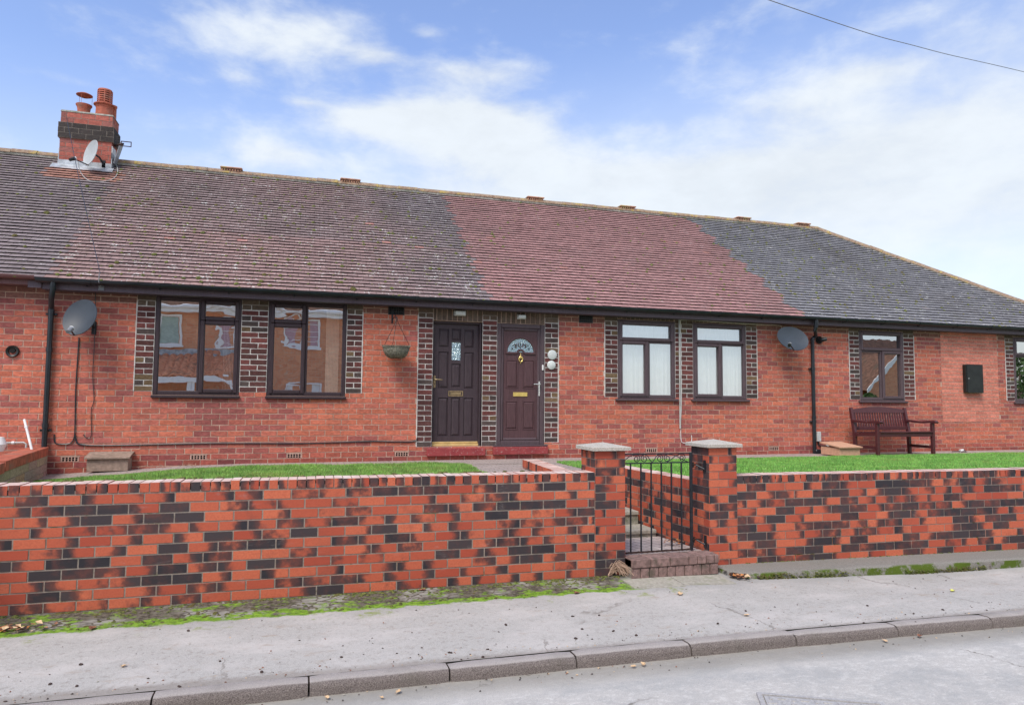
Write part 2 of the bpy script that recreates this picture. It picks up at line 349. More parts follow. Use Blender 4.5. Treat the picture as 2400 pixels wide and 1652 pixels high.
def m_road(t):
    p = t.pos(); f = t.noise(p, 120, 3, .8); g = t.noise(t.scl(p, (1, 1.5, 1)), 15, 8, .8); b = t.noise(t.scl(p, (1, 1.4, 1)), 1.5, 7, .7)
    c = t.mix(t.ramp(f, .3, .7), (.42, .405, .38), (.58, .56, .525))
    c = t.mix(t.ramp(g, .50, .58, 0, .60), c, (.66, .645, .61))
    c = t.mix(t.ramp(b, .40, .62, 0, .55), c, (.34, .345, .34))
    v = t.n('ShaderNodeTexVoronoi', i_Scale=70.); t.put(v.inputs['Vector'], p)
    c = t.mix(t.m('MULTIPLY', t.ramp(v.outputs[0], .35, .15), t.ramp(b, .35, .6, .1, .55)), c, (.27, .30, .33))
    s = t.n('ShaderNodeSeparateXYZ'); t.put(s.inputs[0], p)
    dk = t.m('ADD', t.m('ADD', s.outputs[1], t.m('MULTIPLY', s.outputs[0], .038)), t.m('MULTIPLY', t.m('SUBTRACT', g, .5), .35))
    c = t.mix(t.ramp(dk, 4.42, 4.72, 0, .65), c, (.24, .215, .175))
    wv = t.n('ShaderNodeVectorMath', operation='ADD', i_0=p, i_1=t.scl(t.noise(p, 3.5, 4, .6, 0, True), (.5, .5, 0))).outputs[0]
    vc = t.n('ShaderNodeTexVoronoi', i_Scale=.55); vc.feature = 'DISTANCE_TO_EDGE'; t.put(vc.inputs['Vector'], wv)
    crk = t.m('MULTIPLY', t.ramp(vc.outputs[0], .006, .002), t.ramp(t.noise(p, .9, 3), .50, .56)); c = t.mix(t.m('MULTIPLY', crk, .75), c, (.12, .10, .08))
    agg = t.n('ShaderNodeTexVoronoi', i_Scale=140.); t.put(agg.inputs['Vector'], p); c = t.mix(t.ramp(agg.outputs[0], .28, .12, 0, .5), c, (.22, .21, .20))
    sp = t.ramp(t.noise(p, 55, 3, .8), .70, .73); c = t.mix(t.m('MULTIPLY', sp, .7), c, (.12, .10, .08))
    return bsdf(t, c, .9, 0, .25, t.m('ADD', f, g), .6, .006)
mat('road', m_road)
def m_kerb(t):
    p = t.pos(); f = t.noise(p, 150, 4, .8); b = t.noise(p, 3, 5, .6); nr = t.n('ShaderNodeNewGeometry')
    s = t.n('ShaderNodeSeparateXYZ'); t.put(s.inputs[0], nr.outputs['Normal'])
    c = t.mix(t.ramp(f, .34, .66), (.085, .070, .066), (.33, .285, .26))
    top = t.mix(t.ramp(f, .3, .7), (.33, .30, .28), (.56, .51, .475))     # paler tone for the upward-facing parts of the stone
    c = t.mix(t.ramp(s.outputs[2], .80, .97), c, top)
    c = t.mix(t.ramp(b, .5, .7, 0, .3), c, (.16, .15, .12))
    return bsdf(t, c, .92, 0, .25, f, .9, .01)
mat('kerb_stone', m_kerb)
def m_ledge(t):
    p = t.pos(); f = t.noise(p, 90, 4, .75); b = t.noise(p, 4, 6, .7); nr = t.n('ShaderNodeNewGeometry')
    s = t.n('ShaderNodeSeparateXYZ'); t.put(s.inputs[0], nr.outputs['Normal'])
    c = t.mix(t.ramp(f, .3, .7), (.17, .16, .145), (.29, .275, .25)); c = t.mix(t.ramp(b, .5, .7, 0, .4), c, (.20, .19, .16))
    mo = t.m('MULTIPLY', t.ramp(t.noise(t.scl(p, (1, 1, 1)), 3.2, 6, .75), .45, .55), t.ramp(s.outputs[2], .8, .4))
    c = t.mix(mo, c, t.mix(f, (.04, .07, .01), (.12, .17, .02)))
    return bsdf(t, c, .93, 0, .2, f, .7, .008)
mat('ledge_concrete', m_ledge)
simple('slab_grey', (.36, .34, .29), .93, 0, .18, 30, .2, .5, .004, (.28, .28, .21))
simple('leaf_brown', (.24, .105, .06), .7, 0, .4, 40)
simple('leaf_orange', (.50, .20, .06), .65, 0, .3, 40)
simple('leaf_tan', (.62, .44, .26), .75, 0, .25, 40)
simple('leaf_yellow', (.55, .55, .12), .7, 0, .2, 40)
simple('clod_dark', (.07, .05, .045), .9, 0, .4, 60, .2, .8, .004)
simple('ground_earth', (.16, .18, .10), .95, 0, .3, 1, .1, .5, .02)
def m_cover(t):
    p = t.pos(); f = t.noise(p, 60, 4, .75)
    return bsdf(t, t.mix(t.ramp(f, .3, .7), (.38, .37, .36), (.56, .55, .53)), .6, .25, .4, f, .5, .003)
mat('iron_cover', m_cover)
def m_oppbrick(t):
    p = t.pos(); s = t.n('ShaderNodeSeparateXYZ'); t.put(s.inputs[0], p)
    v = t.n('ShaderNodeCombineXYZ', i_0=t.m('ADD', s.outputs[0], s.outputs[1]), i_1=s.outputs[2])
    b = t.n('ShaderNodeTexBrick', i_Color1=(.66, .27, .15), i_Color2=(.76, .37, .21), i_Mortar=(.62, .42, .30), i_Scale=1., i_Mortar_Size=.006, i_Brick_Width=.235, i_Row_Height=.08)
    t.put(b.inputs['Vector'], v); n = t.noise(p, 6, 5, .7)
    return bsdf(t, t.mix(1., b.outputs[0], t.mix(n, (.7, .7, .7), (1.3, 1.3, 1.3)), 'MULTIPLY'), .9, 0, .2, n, .4, .005)
mat('opposite_brick', m_oppbrick)
simple('porch_tile', (.70, .30, .17), .9, 0, .25, 9, .2, .5, .01, (.4, .22, .14))
simple('opposite_tile', (.16, .085, .06), .9, 0, .35, 5, .2, .5, .01, (.11, .08, .06))
# ------------------------------------------------------------------ mesh builder
class MB:
    def __init__(s): s.v = []; s.f = []; s.c = []; s.m = []; s.mats = []; s.vc = False
    def mi(s, name):
        if name not in s.mats: s.mats.append(name)
        return s.mats.index(name)
    def face(s, pts, mat, col=(1, 1, 1, 1)):
        b = len(s.v); s.v.extend([tuple(p) for p in pts]); s.f.append(tuple(range(b, b+len(pts)))); s.m.append(s.mi(mat))
        s.c.append(col if isinstance(col, list) else [col]*len(pts))
    def grid(s, P, mat, col=(1, 1, 1, 1), closeu=False, closev=False):
        nu, nv = len(P), len(P[0]); b = len(s.v); k = s.mi(mat)
        for r in P: s.v.extend([tuple(p) for p in r])
        for i in range(nu if closeu else nu-1):
            for j in range(nv if closev else nv-1):
                i2, j2 = (i+1) % nu, (j+1) % nv
                s.f.append((b+i*nv+j, b+i2*nv+j, b+i2*nv+j2, b+i*nv+j2)); s.m.append(k); s.c.append([col]*4)
    def box(s, a, b, mat, col=(1, 1, 1, 1), bev=0., M=None):
        x0, x1 = sorted((a[0], b[0])); y0, y1 = sorted((a[1], b[1])); z0, z1 = sorted((a[2], b[2]))
        T = (lambda p: M @ Vector(p)) if M is not None else (lambda p: p)
        if bev <= 0:
            c = [T(p) for p in ((x0, y0, z0), (x1, y0, z0), (x1, y1, z0), (x0, y1, z0), (x0, y0, z1), (x1, y0, z1), (x1, y1, z1), (x0, y1, z1))]
            for q in ((0, 3, 2, 1), (4, 5, 6, 7), (0, 1, 5, 4), (1, 2, 6, 5), (2, 3, 7, 6), (3, 0, 4, 7)): s.face([c[i] for i in q], mat, col)
            return
        e = min(bev, (x1-x0)*.45, (y1-y0)*.45, (z1-z0)*.45)
        xs, ys, zs = (x0, x1), (y0, y1), (z0, z1); sg = (1, -1)
        V = {}
        for i in (0, 1):
            for j in (0, 1):
                for k in (0, 1):
                    V[i, j, k, 0] = T((xs[i], ys[j]+sg[j]*e, zs[k]+sg[k]*e)); V[i, j, k, 1] = T((xs[i]+sg[i]*e, ys[j], zs[k]+sg[k]*e)); V[i, j, k, 2] = T((xs[i]+sg[i]*e, ys[j]+sg[j]*e, zs[k]))
        for i in (0, 1):
            s.face([V[i, 0, 0, 0], V[i, 1, 0, 0], V[i, 1, 1, 0], V[i, 0, 1, 0]], mat, col)
            s.face([V[0, i, 0, 1], V[1, i, 0, 1], V[1, i, 1, 1], V[0, i, 1, 1]], mat, col)
            s.face([V[0, 0, i, 2], V[1, 0, i, 2], V[1, 1, i, 2], V[0, 1, i, 2]], mat, col)
            for j in (0, 1):
                s.face([V[i, j, 0, 0], V[i, j, 1, 0], V[i, j, 1, 1], V[i, j, 0, 1]], mat, col)
                s.face([V[i, 0, j, 0], V[i, 1, j, 0], V[i, 1, j, 2], V[i, 0, j, 2]], mat, col)
                s.face([V[0, i, j, 1], V[1, i, j, 1], V[1, i, j, 2], V[0, i, j, 2]], mat, col)
                for k in (0, 1): s.face([V[i, j, k, 0], V[i, j, k, 1], V[i, j, k, 2]], mat, col)
    def tube(s, pts, r, mat, n=8, cap=True, col=(1, 1, 1, 1)):
        pts = [Vector(p) for p in pts]; rs = r if isinstance(r, (list, tuple)) else [r]*len(pts)
        rings = []; up = None
        for i, p in enumerate(pts):
            d = (pts[min(i+1, len(pts)-1)] - pts[max(i-1, 0)]).normalized()
            if up is None: up = Vector((0, 0, 1)) if abs(d.z) < .9 else Vector((1, 0, 0))
            a = d.cross(up).normalized(); b_ = a.cross(d).normalized(); up = b_
            rings.append([p + (a*math.cos(2*math.pi*k/n) + b_*math.sin(2*math.pi*k/n))*rs[i] for k in range(n)])
        s.grid(rings, mat, col, closev=True)
        if cap: s.face(rings[0][::-1], mat, col); s.face(rings[-1], mat, col)
    def lathe(s, prof, mat, n=20, M=None, col=(1, 1, 1, 1)):
        T = (lambda p: M @ Vector(p)) if M is not None else (lambda p: Vector(p))
        s.grid([[T((r*math.cos(2*math.pi*k/n), r*math.sin(2*math.pi*k/n), z)) for k in range(n)] for r, z in prof], mat, col, closev=True)
    def prism(s, poly, d0, d1, fn, mat, col=(1, 1, 1, 1)):
        A = [fn(x, y, d0) for x, y in poly]; B = [fn(x, y, d1) for x, y in poly]; n = len(poly)
        s.face(A, mat, col); s.face(B[::-1], mat, col)
        for i in range(n): s.face([A[i], B[i], B[(i+1) % n], A[(i+1) % n]], mat, col)
    def build(s, name, parent=None, smooth=False, merge=False, loc=None):
        me = bpy.data.meshes.new(name)
        off = Vector(loc) if loc is not None else (Vector(parent.get('org')) if parent is not None and parent.get('org') else Vector((0, 0, 0)))
        v = [(p[0]-off.x, p[1]-off.y, p[2]-off.z) for p in s.v]
        me.from_pydata(v, [], s.f)
        for mname in s.mats: me.materials.append(MATS[mname])
        me.polygons.foreach_set('material_index', s.m)
        flat = np.array([x for fc in s.c for cc in fc for x in (cc if len(cc) == 4 else (*cc, 1))], dtype=np.float32)
        at = me.color_attributes.new('bc', 'FLOAT_COLOR', 'CORNER'); at.data.foreach_set('color', flat)
        if merge or smooth:
            import bmesh
            bm = bmesh.new(); bm.from_mesh(me); bmesh.ops.remove_doubles(bm, verts=bm.verts, dist=1e-4)
            bmesh.ops.recalc_face_normals(bm, faces=bm.faces); bm.to_mesh(me); bm.free()
        if smooth:
            me.polygons.foreach_set('use_smooth', [True]*len(me.polygons))
            me.set_sharp_from_angle(angle=math.radians(40))
        me.update(); o = bpy.data.objects.new(name, me); scn.collection.objects.link(o)
        if parent is not None: o.parent = parent
        if loc is not None: o.location = off; o['org'] = tuple(off)
        elif parent is not None: o['org'] = tuple(off)
        return o
def tag(o, label=None, cat=None, group=None, kind=None):
    if label: o['label'] = label
    if cat: o['category'] = cat
    if group: o['group'] = group
    if kind: o['kind'] = kind
    return o
def thing(name, loc, label, cat, group=None):
    o = bpy.data.objects.new(name, None); scn.collection.objects.link(o); o.location = loc; o['org'] = tuple(loc); o.empty_display_size = .1
    return tag(o, label, cat, group)
def clean():
    for o in scn.objects:
        if 'org' in o: del o['org']
# ---- brick laying: rectangles in (u, v) minus openings
def subtract(rects, h):
    out = []
    for (a, b, c, d) in rects:
        x0, x1, y0, y1 = h
        if b <= x0 or a >= x1 or d <= y0 or c >= y1: out.append((a, b, c, d)); continue
        if a < x0: out.append((a, x0, c, d))
        if b > x1: out.append((x1, b, c, d))
        m0, m1 = max(a, x0), min(b, x1)
        if c < y0: out.append((m0, m1, c, y0))
        if d > y1: out.append((m0, m1, y1, d))
    return out
def lay(mb, fn, u0, u1, v0, v1, L, H, J, holes, colf, mat, proud=.006, jit=.0015, rnd=None, bond='stretcher', grad=False, phase=0.):
    rnd = rnd or R_; nrow = int(round((v1-v0)/H)); H = (v1-v0)/nrow
    for r in range(nrow):
        ya, yb = v0+r*H+J/2, v0+(r+1)*H-J/2
        if bond == 'quoin':
            n = 1 if r % 2 == 0 else 2
            if (u1-u0) > .30: cuts = [u0, u0+(u1-u0)*(.36 if r % 2 else .64), u1]
            else: cuts = [u0+(u1-u0)*k/n for k in range(n+1)]
            bl = list(zip(cuts[:-1], cuts[1:]))
        else:
            s0 = u0-((r % 2)*L/2+phase) % L - (rnd.random()*.03 if not grad else 0); k = int((u1-s0)/L)+2
            bl = [(s0+i*L, s0+(i+1)*L) for i in range(k)]
        for a, b in bl:
            a, b = max(a, u0)+J/2, min(b, u1)-J/2
            if b-a < .02: continue
            parts = [(a, b, ya, yb)]
            for h in holes:
                if h[0] < b and h[1] > a and h[2] < yb and h[3] > ya: parts = subtract(parts, (h[0]-J*.2, h[1]+J*.2, h[2]-J*.2, h[3]+J*.2))
            col = colf((a+b)/2, (ya+yb)/2)
            for (p, q, c, d) in parts:
                if q-p < .02 or d-c < .014: continue
                j = lambda: (rnd.random()-.5)*2*jit
                pr = proud + (rnd.random()-.5)*.003
                if grad:
                    nc = 4; e0, e1, base = col[0]
                    us = [p+(q-p)*i/nc for i in range(nc+1)]
                    for i in range(nc):
                        dk = [base + max(0, e0)*(1-t)**2 + max(0, e1)*t**2 for t in ((us[i]-a)/(b-a), (us[i+1]-a)/(b-a))]
                        cc = [(dk[0], col[1], col[2], 1), (dk[1], col[1], col[2], 1), (dk[1], col[1], col[2], 1), (dk[0], col[1], col[2], 1)]
                        mb.face([fn(us[i], c, pr), fn(us[i+1], c, pr), fn(us[i+1], d, pr), fn(us[i], d, pr)], mat, cc)
                    cs = (base, col[1], col[2], 1)
                    A = [fn(p, c, pr), fn(q, c, pr), fn(q, d, pr), fn(p, d, pr)]
                else:
                    A = [fn(p+j(), c+j(), pr), fn(q+j(), c+j(), pr), fn(q+j(), d+j(), pr), fn(p+j(), d+j(), pr)]
                    cs = (*col, 1); mb.face(A, mat, cs)
                B = [fn(p, c, -.004), fn(q, c, -.004), fn(q, d, -.004), fn(p, d, -.004)]
                for i in range(4): mb.face([A[i], B[i], B[(i+1) % 4], A[(i+1) % 4]], mat, cs)
def backing(mb, fn, u0, u1, v0, v1, holes, mat, reveal=.11, revmat=None):
    us = sorted({u0, u1, *[min(max(x, u0), u1) for h in holes for x in h[:2]]}); vs = sorted({v0, v1, *[min(max(x, v0), v1) for h in holes for x in h[2:4]]})
    for i in range(len(us)-1):
        for k in range(len(vs)-1):
            cu, cv = (us[i]+us[i+1])/2, (vs[k]+vs[k+1])/2
            if any(h[0] < cu < h[1] and h[2] < cv < h[3] for h in holes): continue
            mb.face([fn(us[i], vs[k], 0), fn(us[i+1], vs[k], 0), fn(us[i+1], vs[k+1], 0), fn(us[i], vs[k+1], 0)], mat)
    for h in holes:
        a, b, c, d = h; rm = revmat or mat
        for (p, q) in (((a, c), (a, d)), ((b, c), (b, d)), ((a, c), (b, c)), ((a, d), (b, d))):
            mb.face([fn(*p, 0), fn(*q, 0), fn(*q, -reveal), fn(*p, -reveal)], rm)
fw = lambda u, v, d: (u, WY-d, v)            # house front wall frame: d = outwards
# ------------------------------------------------------------------ measured openings on the front wall
def rect(x0, x1, y0, y1):
    xm, ym = (x0+x1)/2, (y0+y1)/2
    return (W(x0, ym)[0], W(x1, ym)[0], W(xm, y1)[1], W(xm, y0)[1])
SOFF = 3.235
w1 = rect(361.5, 564, 694, 926); w2 = rect(627, 811.5, 706, 929); w3 = rect(1447.5, 1582, 751, 934); w4 = rect(1624, 1748.5, 760, 937); w5 = rect(2014, 2118, 779, 939); w6 = rect(2376, 2520, 790, 944)
w1 = (w1[0], w1[1], w1[2], SOFF-.03); w2 = (w2[0], w2[1], w1[2], SOFF-.03)
w3 = (w3[0], w3[1], w1[2]+.01, w3[3]); w4 = (w4[0], w4[1], w1[2]+.01, w3[3]); w5 = (w5[0], w5[1], w1[2]+.01, w3[3]-.0); w6 = (w6[0], w6[0]+1.2, w1[2]+.01, w3[3])
d1 = rect(1013, 1129.5, 753, 1046); d2 = rect(1164, 1276, 761, 1043); d2 = (d2[0], d2[1], d2[2], d1[3])
OPEN = [w1, w2, w3, w4, w5, w6, d1, d2]
CH = .0835
QT = SOFF-.02
xw = lambda px, py=850: W(px, py)[0]
quo = [(xw(318, 800), w1[0], w1[2]+.05, QT), (w1[1], w2[0], w1[2]+.05, QT), (w2[1], xw(849, 820), w1[2]+.05, QT),
       (xw(978, 900), d1[0], d1[2], QT), (d1[1], d2[0], d1[2], QT), (d2[1], xw(1308, 900), d1[2]+.05, QT),
       (xw(1417), w3[0], w3[2]+.02, QT), (w3[1], w4[0], w3[2]+.02, QT), (w4[1], xw(1774), w3[2]+.02, QT),
       (xw(1990), w5[0], w3[2]+.02, QT), (w5[1], xw(2142), w3[2]+.02, QT), (xw(2356), w6[0], w3[2]+.02, QT), (w6[1], w6[1]+.25, w3[2]+.02, QT)]
lint = [(d1[0], d1[1], d1[3], QT), (d2[0], d2[1], d2[3], QT), (w3[0], w3[1], w3[3], QT), (w4[0], w4[1], w4[3], QT), (w5[0], w5[1], w5[3], QT), (w6[0], w6[1], w6[3], QT)]
AB = [(163.9, 1077.9), (464.9, 1072.6), (689.4, 1069.3), (941.5, 1064.4), (1526.8, 1055.3), (1813, 1051.3), (2165, 1045)]
abz = .858; abr = [(W(x, y)[0]-.115, W(x, y)[0]+.115, abz-.036, abz+.036) for x, y in AB]
uv = [(W(929, 727)[0]-.13, W(929, 727)[0]+.13, QT-.14, QT), (W(1373, 748)[0]-.13, W(1373, 748)[0]+.13, QT-.14, QT)]
patch = (xw(2205), xw(2338), 1.35, QT)
XE = XR+RS-.28                               # east end of the house wall
# ------------------------------------------------------------------ HOUSE
house = thing('terraced_bungalow', (4, WY, .75), 'long single storey red brick terrace with tiled hipped roof and brown windows', 'house')
def hbcol(u, v):
    n = mnoise.noise(Vector((u*.55, v*.8, 3))) + .5*mnoise.noise(Vector((u*1.9, v*2.3, 9)))
    a = (.44, .135, .112); b = (.58, .175, .108); c = (.33, .105, .095)
    k = max(0, min(1, .55+n*.55+(R_.random()-.5)*.95))
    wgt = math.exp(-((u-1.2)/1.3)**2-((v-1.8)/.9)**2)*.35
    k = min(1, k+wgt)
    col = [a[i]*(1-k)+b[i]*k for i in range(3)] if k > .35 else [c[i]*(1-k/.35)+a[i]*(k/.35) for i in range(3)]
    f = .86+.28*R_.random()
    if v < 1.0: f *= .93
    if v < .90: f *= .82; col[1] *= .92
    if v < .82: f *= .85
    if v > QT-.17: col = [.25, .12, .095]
    return tuple(x*f for x in col)
def qcol(u, v):
    q = R_.random()
    base = (.105, .045, .042) if q < .5 else ((.16, .055, .05) if q < .75 else ((.085, .065, .06) if q < .9 else (.17, .115, .065)))
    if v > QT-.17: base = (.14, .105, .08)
    f = .8+.4*R_.random(); return tuple(x*f for x in base)
def pcol(u, v):
    f = .85+.3*R_.random(); return (.68*f, .235*f, .17*f)
mb = MB(); V0 = .56
backing(mb, fw, XL, XE, V0, SOFF+.12, OPEN+abr+uv+quo+[patch], 'mortar_tan')
qplain = [(q[0], q[1], QT-.10, q[3]) for q in quo]
for q in quo:
    f2 = lambda u, v, d: fw(u, v, d+.002)
    backing(mb, f2, q[0], q[1], q[2], QT-.09, [], 'mortar_white'); backing(mb, fw, q[0], q[1], QT-.09, q[3], [], 'mortar_grey')
# white painted outer lines of the quoins
for i, side in ((0, 0), (2, 1), (3, 0), (5, 1), (6, 0), (8, 1), (9, 0), (10, 1), (11, 0)):
    q = quo[i]; x = q[side]; xs = [(x-.008, x+.006)] ; nn = 14
    for k in range(nn):
        a, b = q[2]+(QT-.12-q[2])*k/nn, q[2]+(QT-.12-q[2])*(k+1)/nn; w = .005+.005*R_.random()
        mb.box((x-w, WY-.0105, a), (x+w, WY, b), 'mortar_white')
backing(mb, fw, *patch, [], 'mortar_tan')
allh = OPEN+abr+uv+quo+[patch]+lint
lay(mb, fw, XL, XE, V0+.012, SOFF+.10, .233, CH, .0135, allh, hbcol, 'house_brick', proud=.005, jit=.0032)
for q in quo: lay(mb, fw, q[0], q[1], q[2], QT-.0, .23, CH, .0155, OPEN+([d1, d2]), qcol, 'house_brick', proud=.007, jit=.0035, bond='quoin')
for q in lint: lay(mb, lambda u, v, d: fw(u, v, d), q[0], q[1], q[2], q[3]+.0, .086, max(.07, q[3]-q[2]), .012, [], qcol, 'house_brick', proud=.006, jit=.003)
lay(mb, fw, *patch, .226, .0745, .014, [], pcol, 'house_brick', proud=.005, jit=.001)
mb.build('wall', house)
# remaining walls and plinth behind
mb = MB(); BY = EY+2*RS-.3
for a, b in (((XL, WY), (XL, BY)), ((XE, BY), (XE, WY)), ((XL, BY), (XE, BY))):
    mb.face([(a[0], a[1], .5), (b[0], b[1], .5), (b[0], b[1], SOFF+.1), (a[0], a[1], SOFF+.1)], 'opposite_brick')
mb.build('wall', house)
# ---- airbricks
for (a, b, c, d) in abr:
    m = MB(); hl = []
    for i in range(5):
        for k in range(2):
            cx = a+.035+(b-a-.07)*i/4; cz = c+.022+(d-c-.044)*k; hl.append((cx-.014, cx+.014, cz-.012, cz+.012))
    backing(m, lambda u, v, e: (u, WY-.004-e, v), a+.004, b-.004, c+.003, d-.003, hl, 'terracotta_vent', .03, 'hole_dark')
    m.face([(a, WY+.03, c), (b, WY+.03, c), (b, WY+.03, d), (a, WY+.03, d)], 'hole_dark')
    m.build('airbrick', house)
for (a, b, c, d) in uv:
    m = MB(); hl = []
    for i in range(6):
        for k in range(3): hl.append((a+.02+i*.038, a+.045+i*.038, c+.02+k*.04, c+.045+k*.04))
    backing(m, lambda u, v, e: (u, WY-.006-e, v), a, b, c, d, hl, 'black_box', .03, 'hole_dark')
    m.face([(a, WY+.03, c), (b, WY+.03, c), (b, WY+.03, d), (a, WY+.03, d)], 'hole_dark'); m.build('airbrick', house)
# ---- windows
def frame_ring(m, x0, x1, z0, z1, w, yf, yb, mat, bev=.008):
    m.box((x0, yf, z0), (x0+w, yb, z1), mat, bev=bev); m.box((x1-w, yf, z0), (x1, yb, z1), mat, bev=bev)
    m.box((x0+w, yf+.0015, z0), (x1-w, yb, z0+w), mat, bev=bev); m.box((x0+w, yf+.0015, z1-w), (x1-w, yb, z1), mat, bev=bev)
def window(r, cells, kind, inside):
    x0, x1, z0, z1 = r; yf = WY-.012 if kind != 'flush' else WY+.0
    FM = 'dark_frame' if kind == 'flush' else 'brown_frame'
    fr = MB(); frame_ring(fr, x0, x1, z0, z1, .06, yf, WY+.07, FM)
    win = fr.build('window', house, merge=True)
    for c in cells:       # (x0,x1,z0,z1 as fractions, casement?, glass)
        a, b = x0+.03+(x1-x0-.06)*c[0], x0+.03+(x1-x0-.06)*c[1]; p, q = z0+.03+(z1-z0-.06)*c[2], z0+.03+(z1-z0-.06)*c[3]
        m = MB()
        if c[4]: frame_ring(m, a, b, p, q, .062, yf-.014, WY+.05, FM, .012); g = .060
        else: frame_ring(m, a, b, p, q, .034, yf+.012, WY+.055, FM); g = .032
        m.build('casement' if c[4] else 'frame', win, merge=True)
        m = MB(); m.face([(a+g, WY+.03, p+g), (b-g, WY+.03, p+g), (b-g, WY+.03, q-g), (a+g, WY+.03, q-g)], c[5]); m.build('pane', win)
    m = MB(); ov = .045 if kind != 'flush' else .012
    m.box((x0-ov, WY-.055, z0-.045), (x1+ov, WY+.02, z0-.003), FM, bev=.008); m.build('sill', win, merge=True)
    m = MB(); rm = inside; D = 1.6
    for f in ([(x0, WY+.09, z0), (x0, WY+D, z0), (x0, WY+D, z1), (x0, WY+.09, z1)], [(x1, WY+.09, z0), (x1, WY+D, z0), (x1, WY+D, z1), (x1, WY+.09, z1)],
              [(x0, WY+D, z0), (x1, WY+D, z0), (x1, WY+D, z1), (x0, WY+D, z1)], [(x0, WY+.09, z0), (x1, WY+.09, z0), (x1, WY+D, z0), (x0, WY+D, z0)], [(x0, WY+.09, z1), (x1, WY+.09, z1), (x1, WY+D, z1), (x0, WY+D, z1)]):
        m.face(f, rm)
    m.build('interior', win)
    return win
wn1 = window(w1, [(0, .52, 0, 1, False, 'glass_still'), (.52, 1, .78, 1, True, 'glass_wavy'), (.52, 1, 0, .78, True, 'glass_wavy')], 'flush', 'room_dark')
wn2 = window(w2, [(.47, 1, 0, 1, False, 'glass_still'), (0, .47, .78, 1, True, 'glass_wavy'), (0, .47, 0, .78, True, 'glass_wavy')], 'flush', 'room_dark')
NW = []
for w_ in (w3, w4):
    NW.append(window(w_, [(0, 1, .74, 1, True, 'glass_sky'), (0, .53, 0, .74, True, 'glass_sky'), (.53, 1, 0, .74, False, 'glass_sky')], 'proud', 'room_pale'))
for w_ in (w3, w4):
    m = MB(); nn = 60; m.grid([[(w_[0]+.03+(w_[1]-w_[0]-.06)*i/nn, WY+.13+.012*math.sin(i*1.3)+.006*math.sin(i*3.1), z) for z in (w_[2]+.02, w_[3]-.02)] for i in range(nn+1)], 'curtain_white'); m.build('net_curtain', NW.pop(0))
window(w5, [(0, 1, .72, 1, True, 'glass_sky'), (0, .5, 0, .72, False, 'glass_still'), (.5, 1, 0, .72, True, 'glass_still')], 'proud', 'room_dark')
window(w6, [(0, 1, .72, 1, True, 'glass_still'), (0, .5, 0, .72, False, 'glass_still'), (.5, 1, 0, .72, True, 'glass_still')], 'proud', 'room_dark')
m = MB()                                     # vertical blind slats, second window
a = w2[0]+(w2[1]-w2[0])*.74
for k in range(9): m.box((a+k*.022, WY+.16, w2[2]+.06), (a+k*.022+.019, WY+.175, w2[3]-.08), 'blind_cream', M=None)
m.build('blind', wn2)
m = MB(); a = w1[0]+(w1[1]-w1[0])*.79
for k in range(9): m.box((a+k*.021, WY+.15, w1[2]+.06), (a+k*.021+.004, WY+.154, w1[3]-.3), 'curtain_white')
m.build('string_curtain', wn1)
# ---- doors
def cells(mb, x0, x1, z0, z1, holes, y, depth, mat):
    backing(mb, lambda u, v, d: (u, y-d, v), x0, x1, z0, z1, holes, mat, depth)
def raised(mb, r, y, mat, g=.016, bv=.03, h=.014):
    a, b, c, d = r; mb.face([(a, y, c), (b, y, c), (b, y, d), (a, y, d)], mat)
    o = [(a+g, y, c+g), (b-g, y, c+g), (b-g, y, d-g), (a+g, y, d-g)]; i = [(a+g+bv, y-h, c+g+bv), (b-g-bv, y-h, c+g+bv), (b-g-bv, y-h, d-g-bv), (a+g+bv, y-h, d-g-bv)]
    mb.face(i, mat)
    for k in range(4): mb.face([o[k], o[(k+1) % 4], i[(k+1) % 4], i[k]], mat)
def dp(x, y, Y=WY): p = atY(x, y, Y); return p.x, p.z
z4 = lambda a, b: (950+a/3.7125, 680+b/3.7125)
# left door, set back in a timber frame
YD = WY+.10
x0, x1, z0, z1 = d1
m = MB(); f = .035
m.box((x0, WY+.045, z0), (x0+f*.6, WY+.16, z1), 'dark_door', bev=.004); m.box((x1-f, WY+.045, z0), (x1, WY+.16, z1), 'dark_door', bev=.004); m.box((x0+f*.6, WY+.046, z1-f), (x1-f, WY+.16, z1), 'dark_door', bev=.004)
door1 = m.build('door', house, merge=True); door1['label'] = 'very dark brown nine panel door with small obscure glass pane'
X0, X1, Z0, Z1 = x0+f*.6+.003, x1-f-.003, z0+.075, z1-f-.003
pw = (X1-X0)
cols = [(X0+pw*.12, X0+pw*.34), (X0+pw*.405, X0+pw*.605), (X0+pw*.68, X0+pw*.89)]
HH = Z1-Z0
rows_s = [(.045, .37), (.45, .76), (.80, .955)]
rows_c = [(.045, .37), (.46, .66), (.86, .96)]
hl = []
for ci, (a, b) in enumerate(cols):
    for (p, q) in (rows_c if ci == 1 else rows_s): hl.append((a, b, Z0+HH*p, Z0+HH*q))
gl = (cols[1][0], cols[1][1], Z0+HH*.69, Z0+HH*.845)
m = MB(); cells(m, X0, X1, Z0, Z1, hl+[gl], YD, .02, 'dark_door')
for h in hl: raised(m, h, YD+.018, 'dark_door', .008, .028, .015)
m.build('door_leaf', door1)
m = MB(); m.face([(gl[0], YD+.012, gl[2]), (gl[1], YD+.012, gl[2]), (gl[1], YD+.012, gl[3]), (gl[0], YD+.012, gl[3])], 'glass_obscure'); m.build('pane', door1)
m = MB(); lx, lz = (cols[1][0]+cols[1][1])/2, Z0+HH*.405
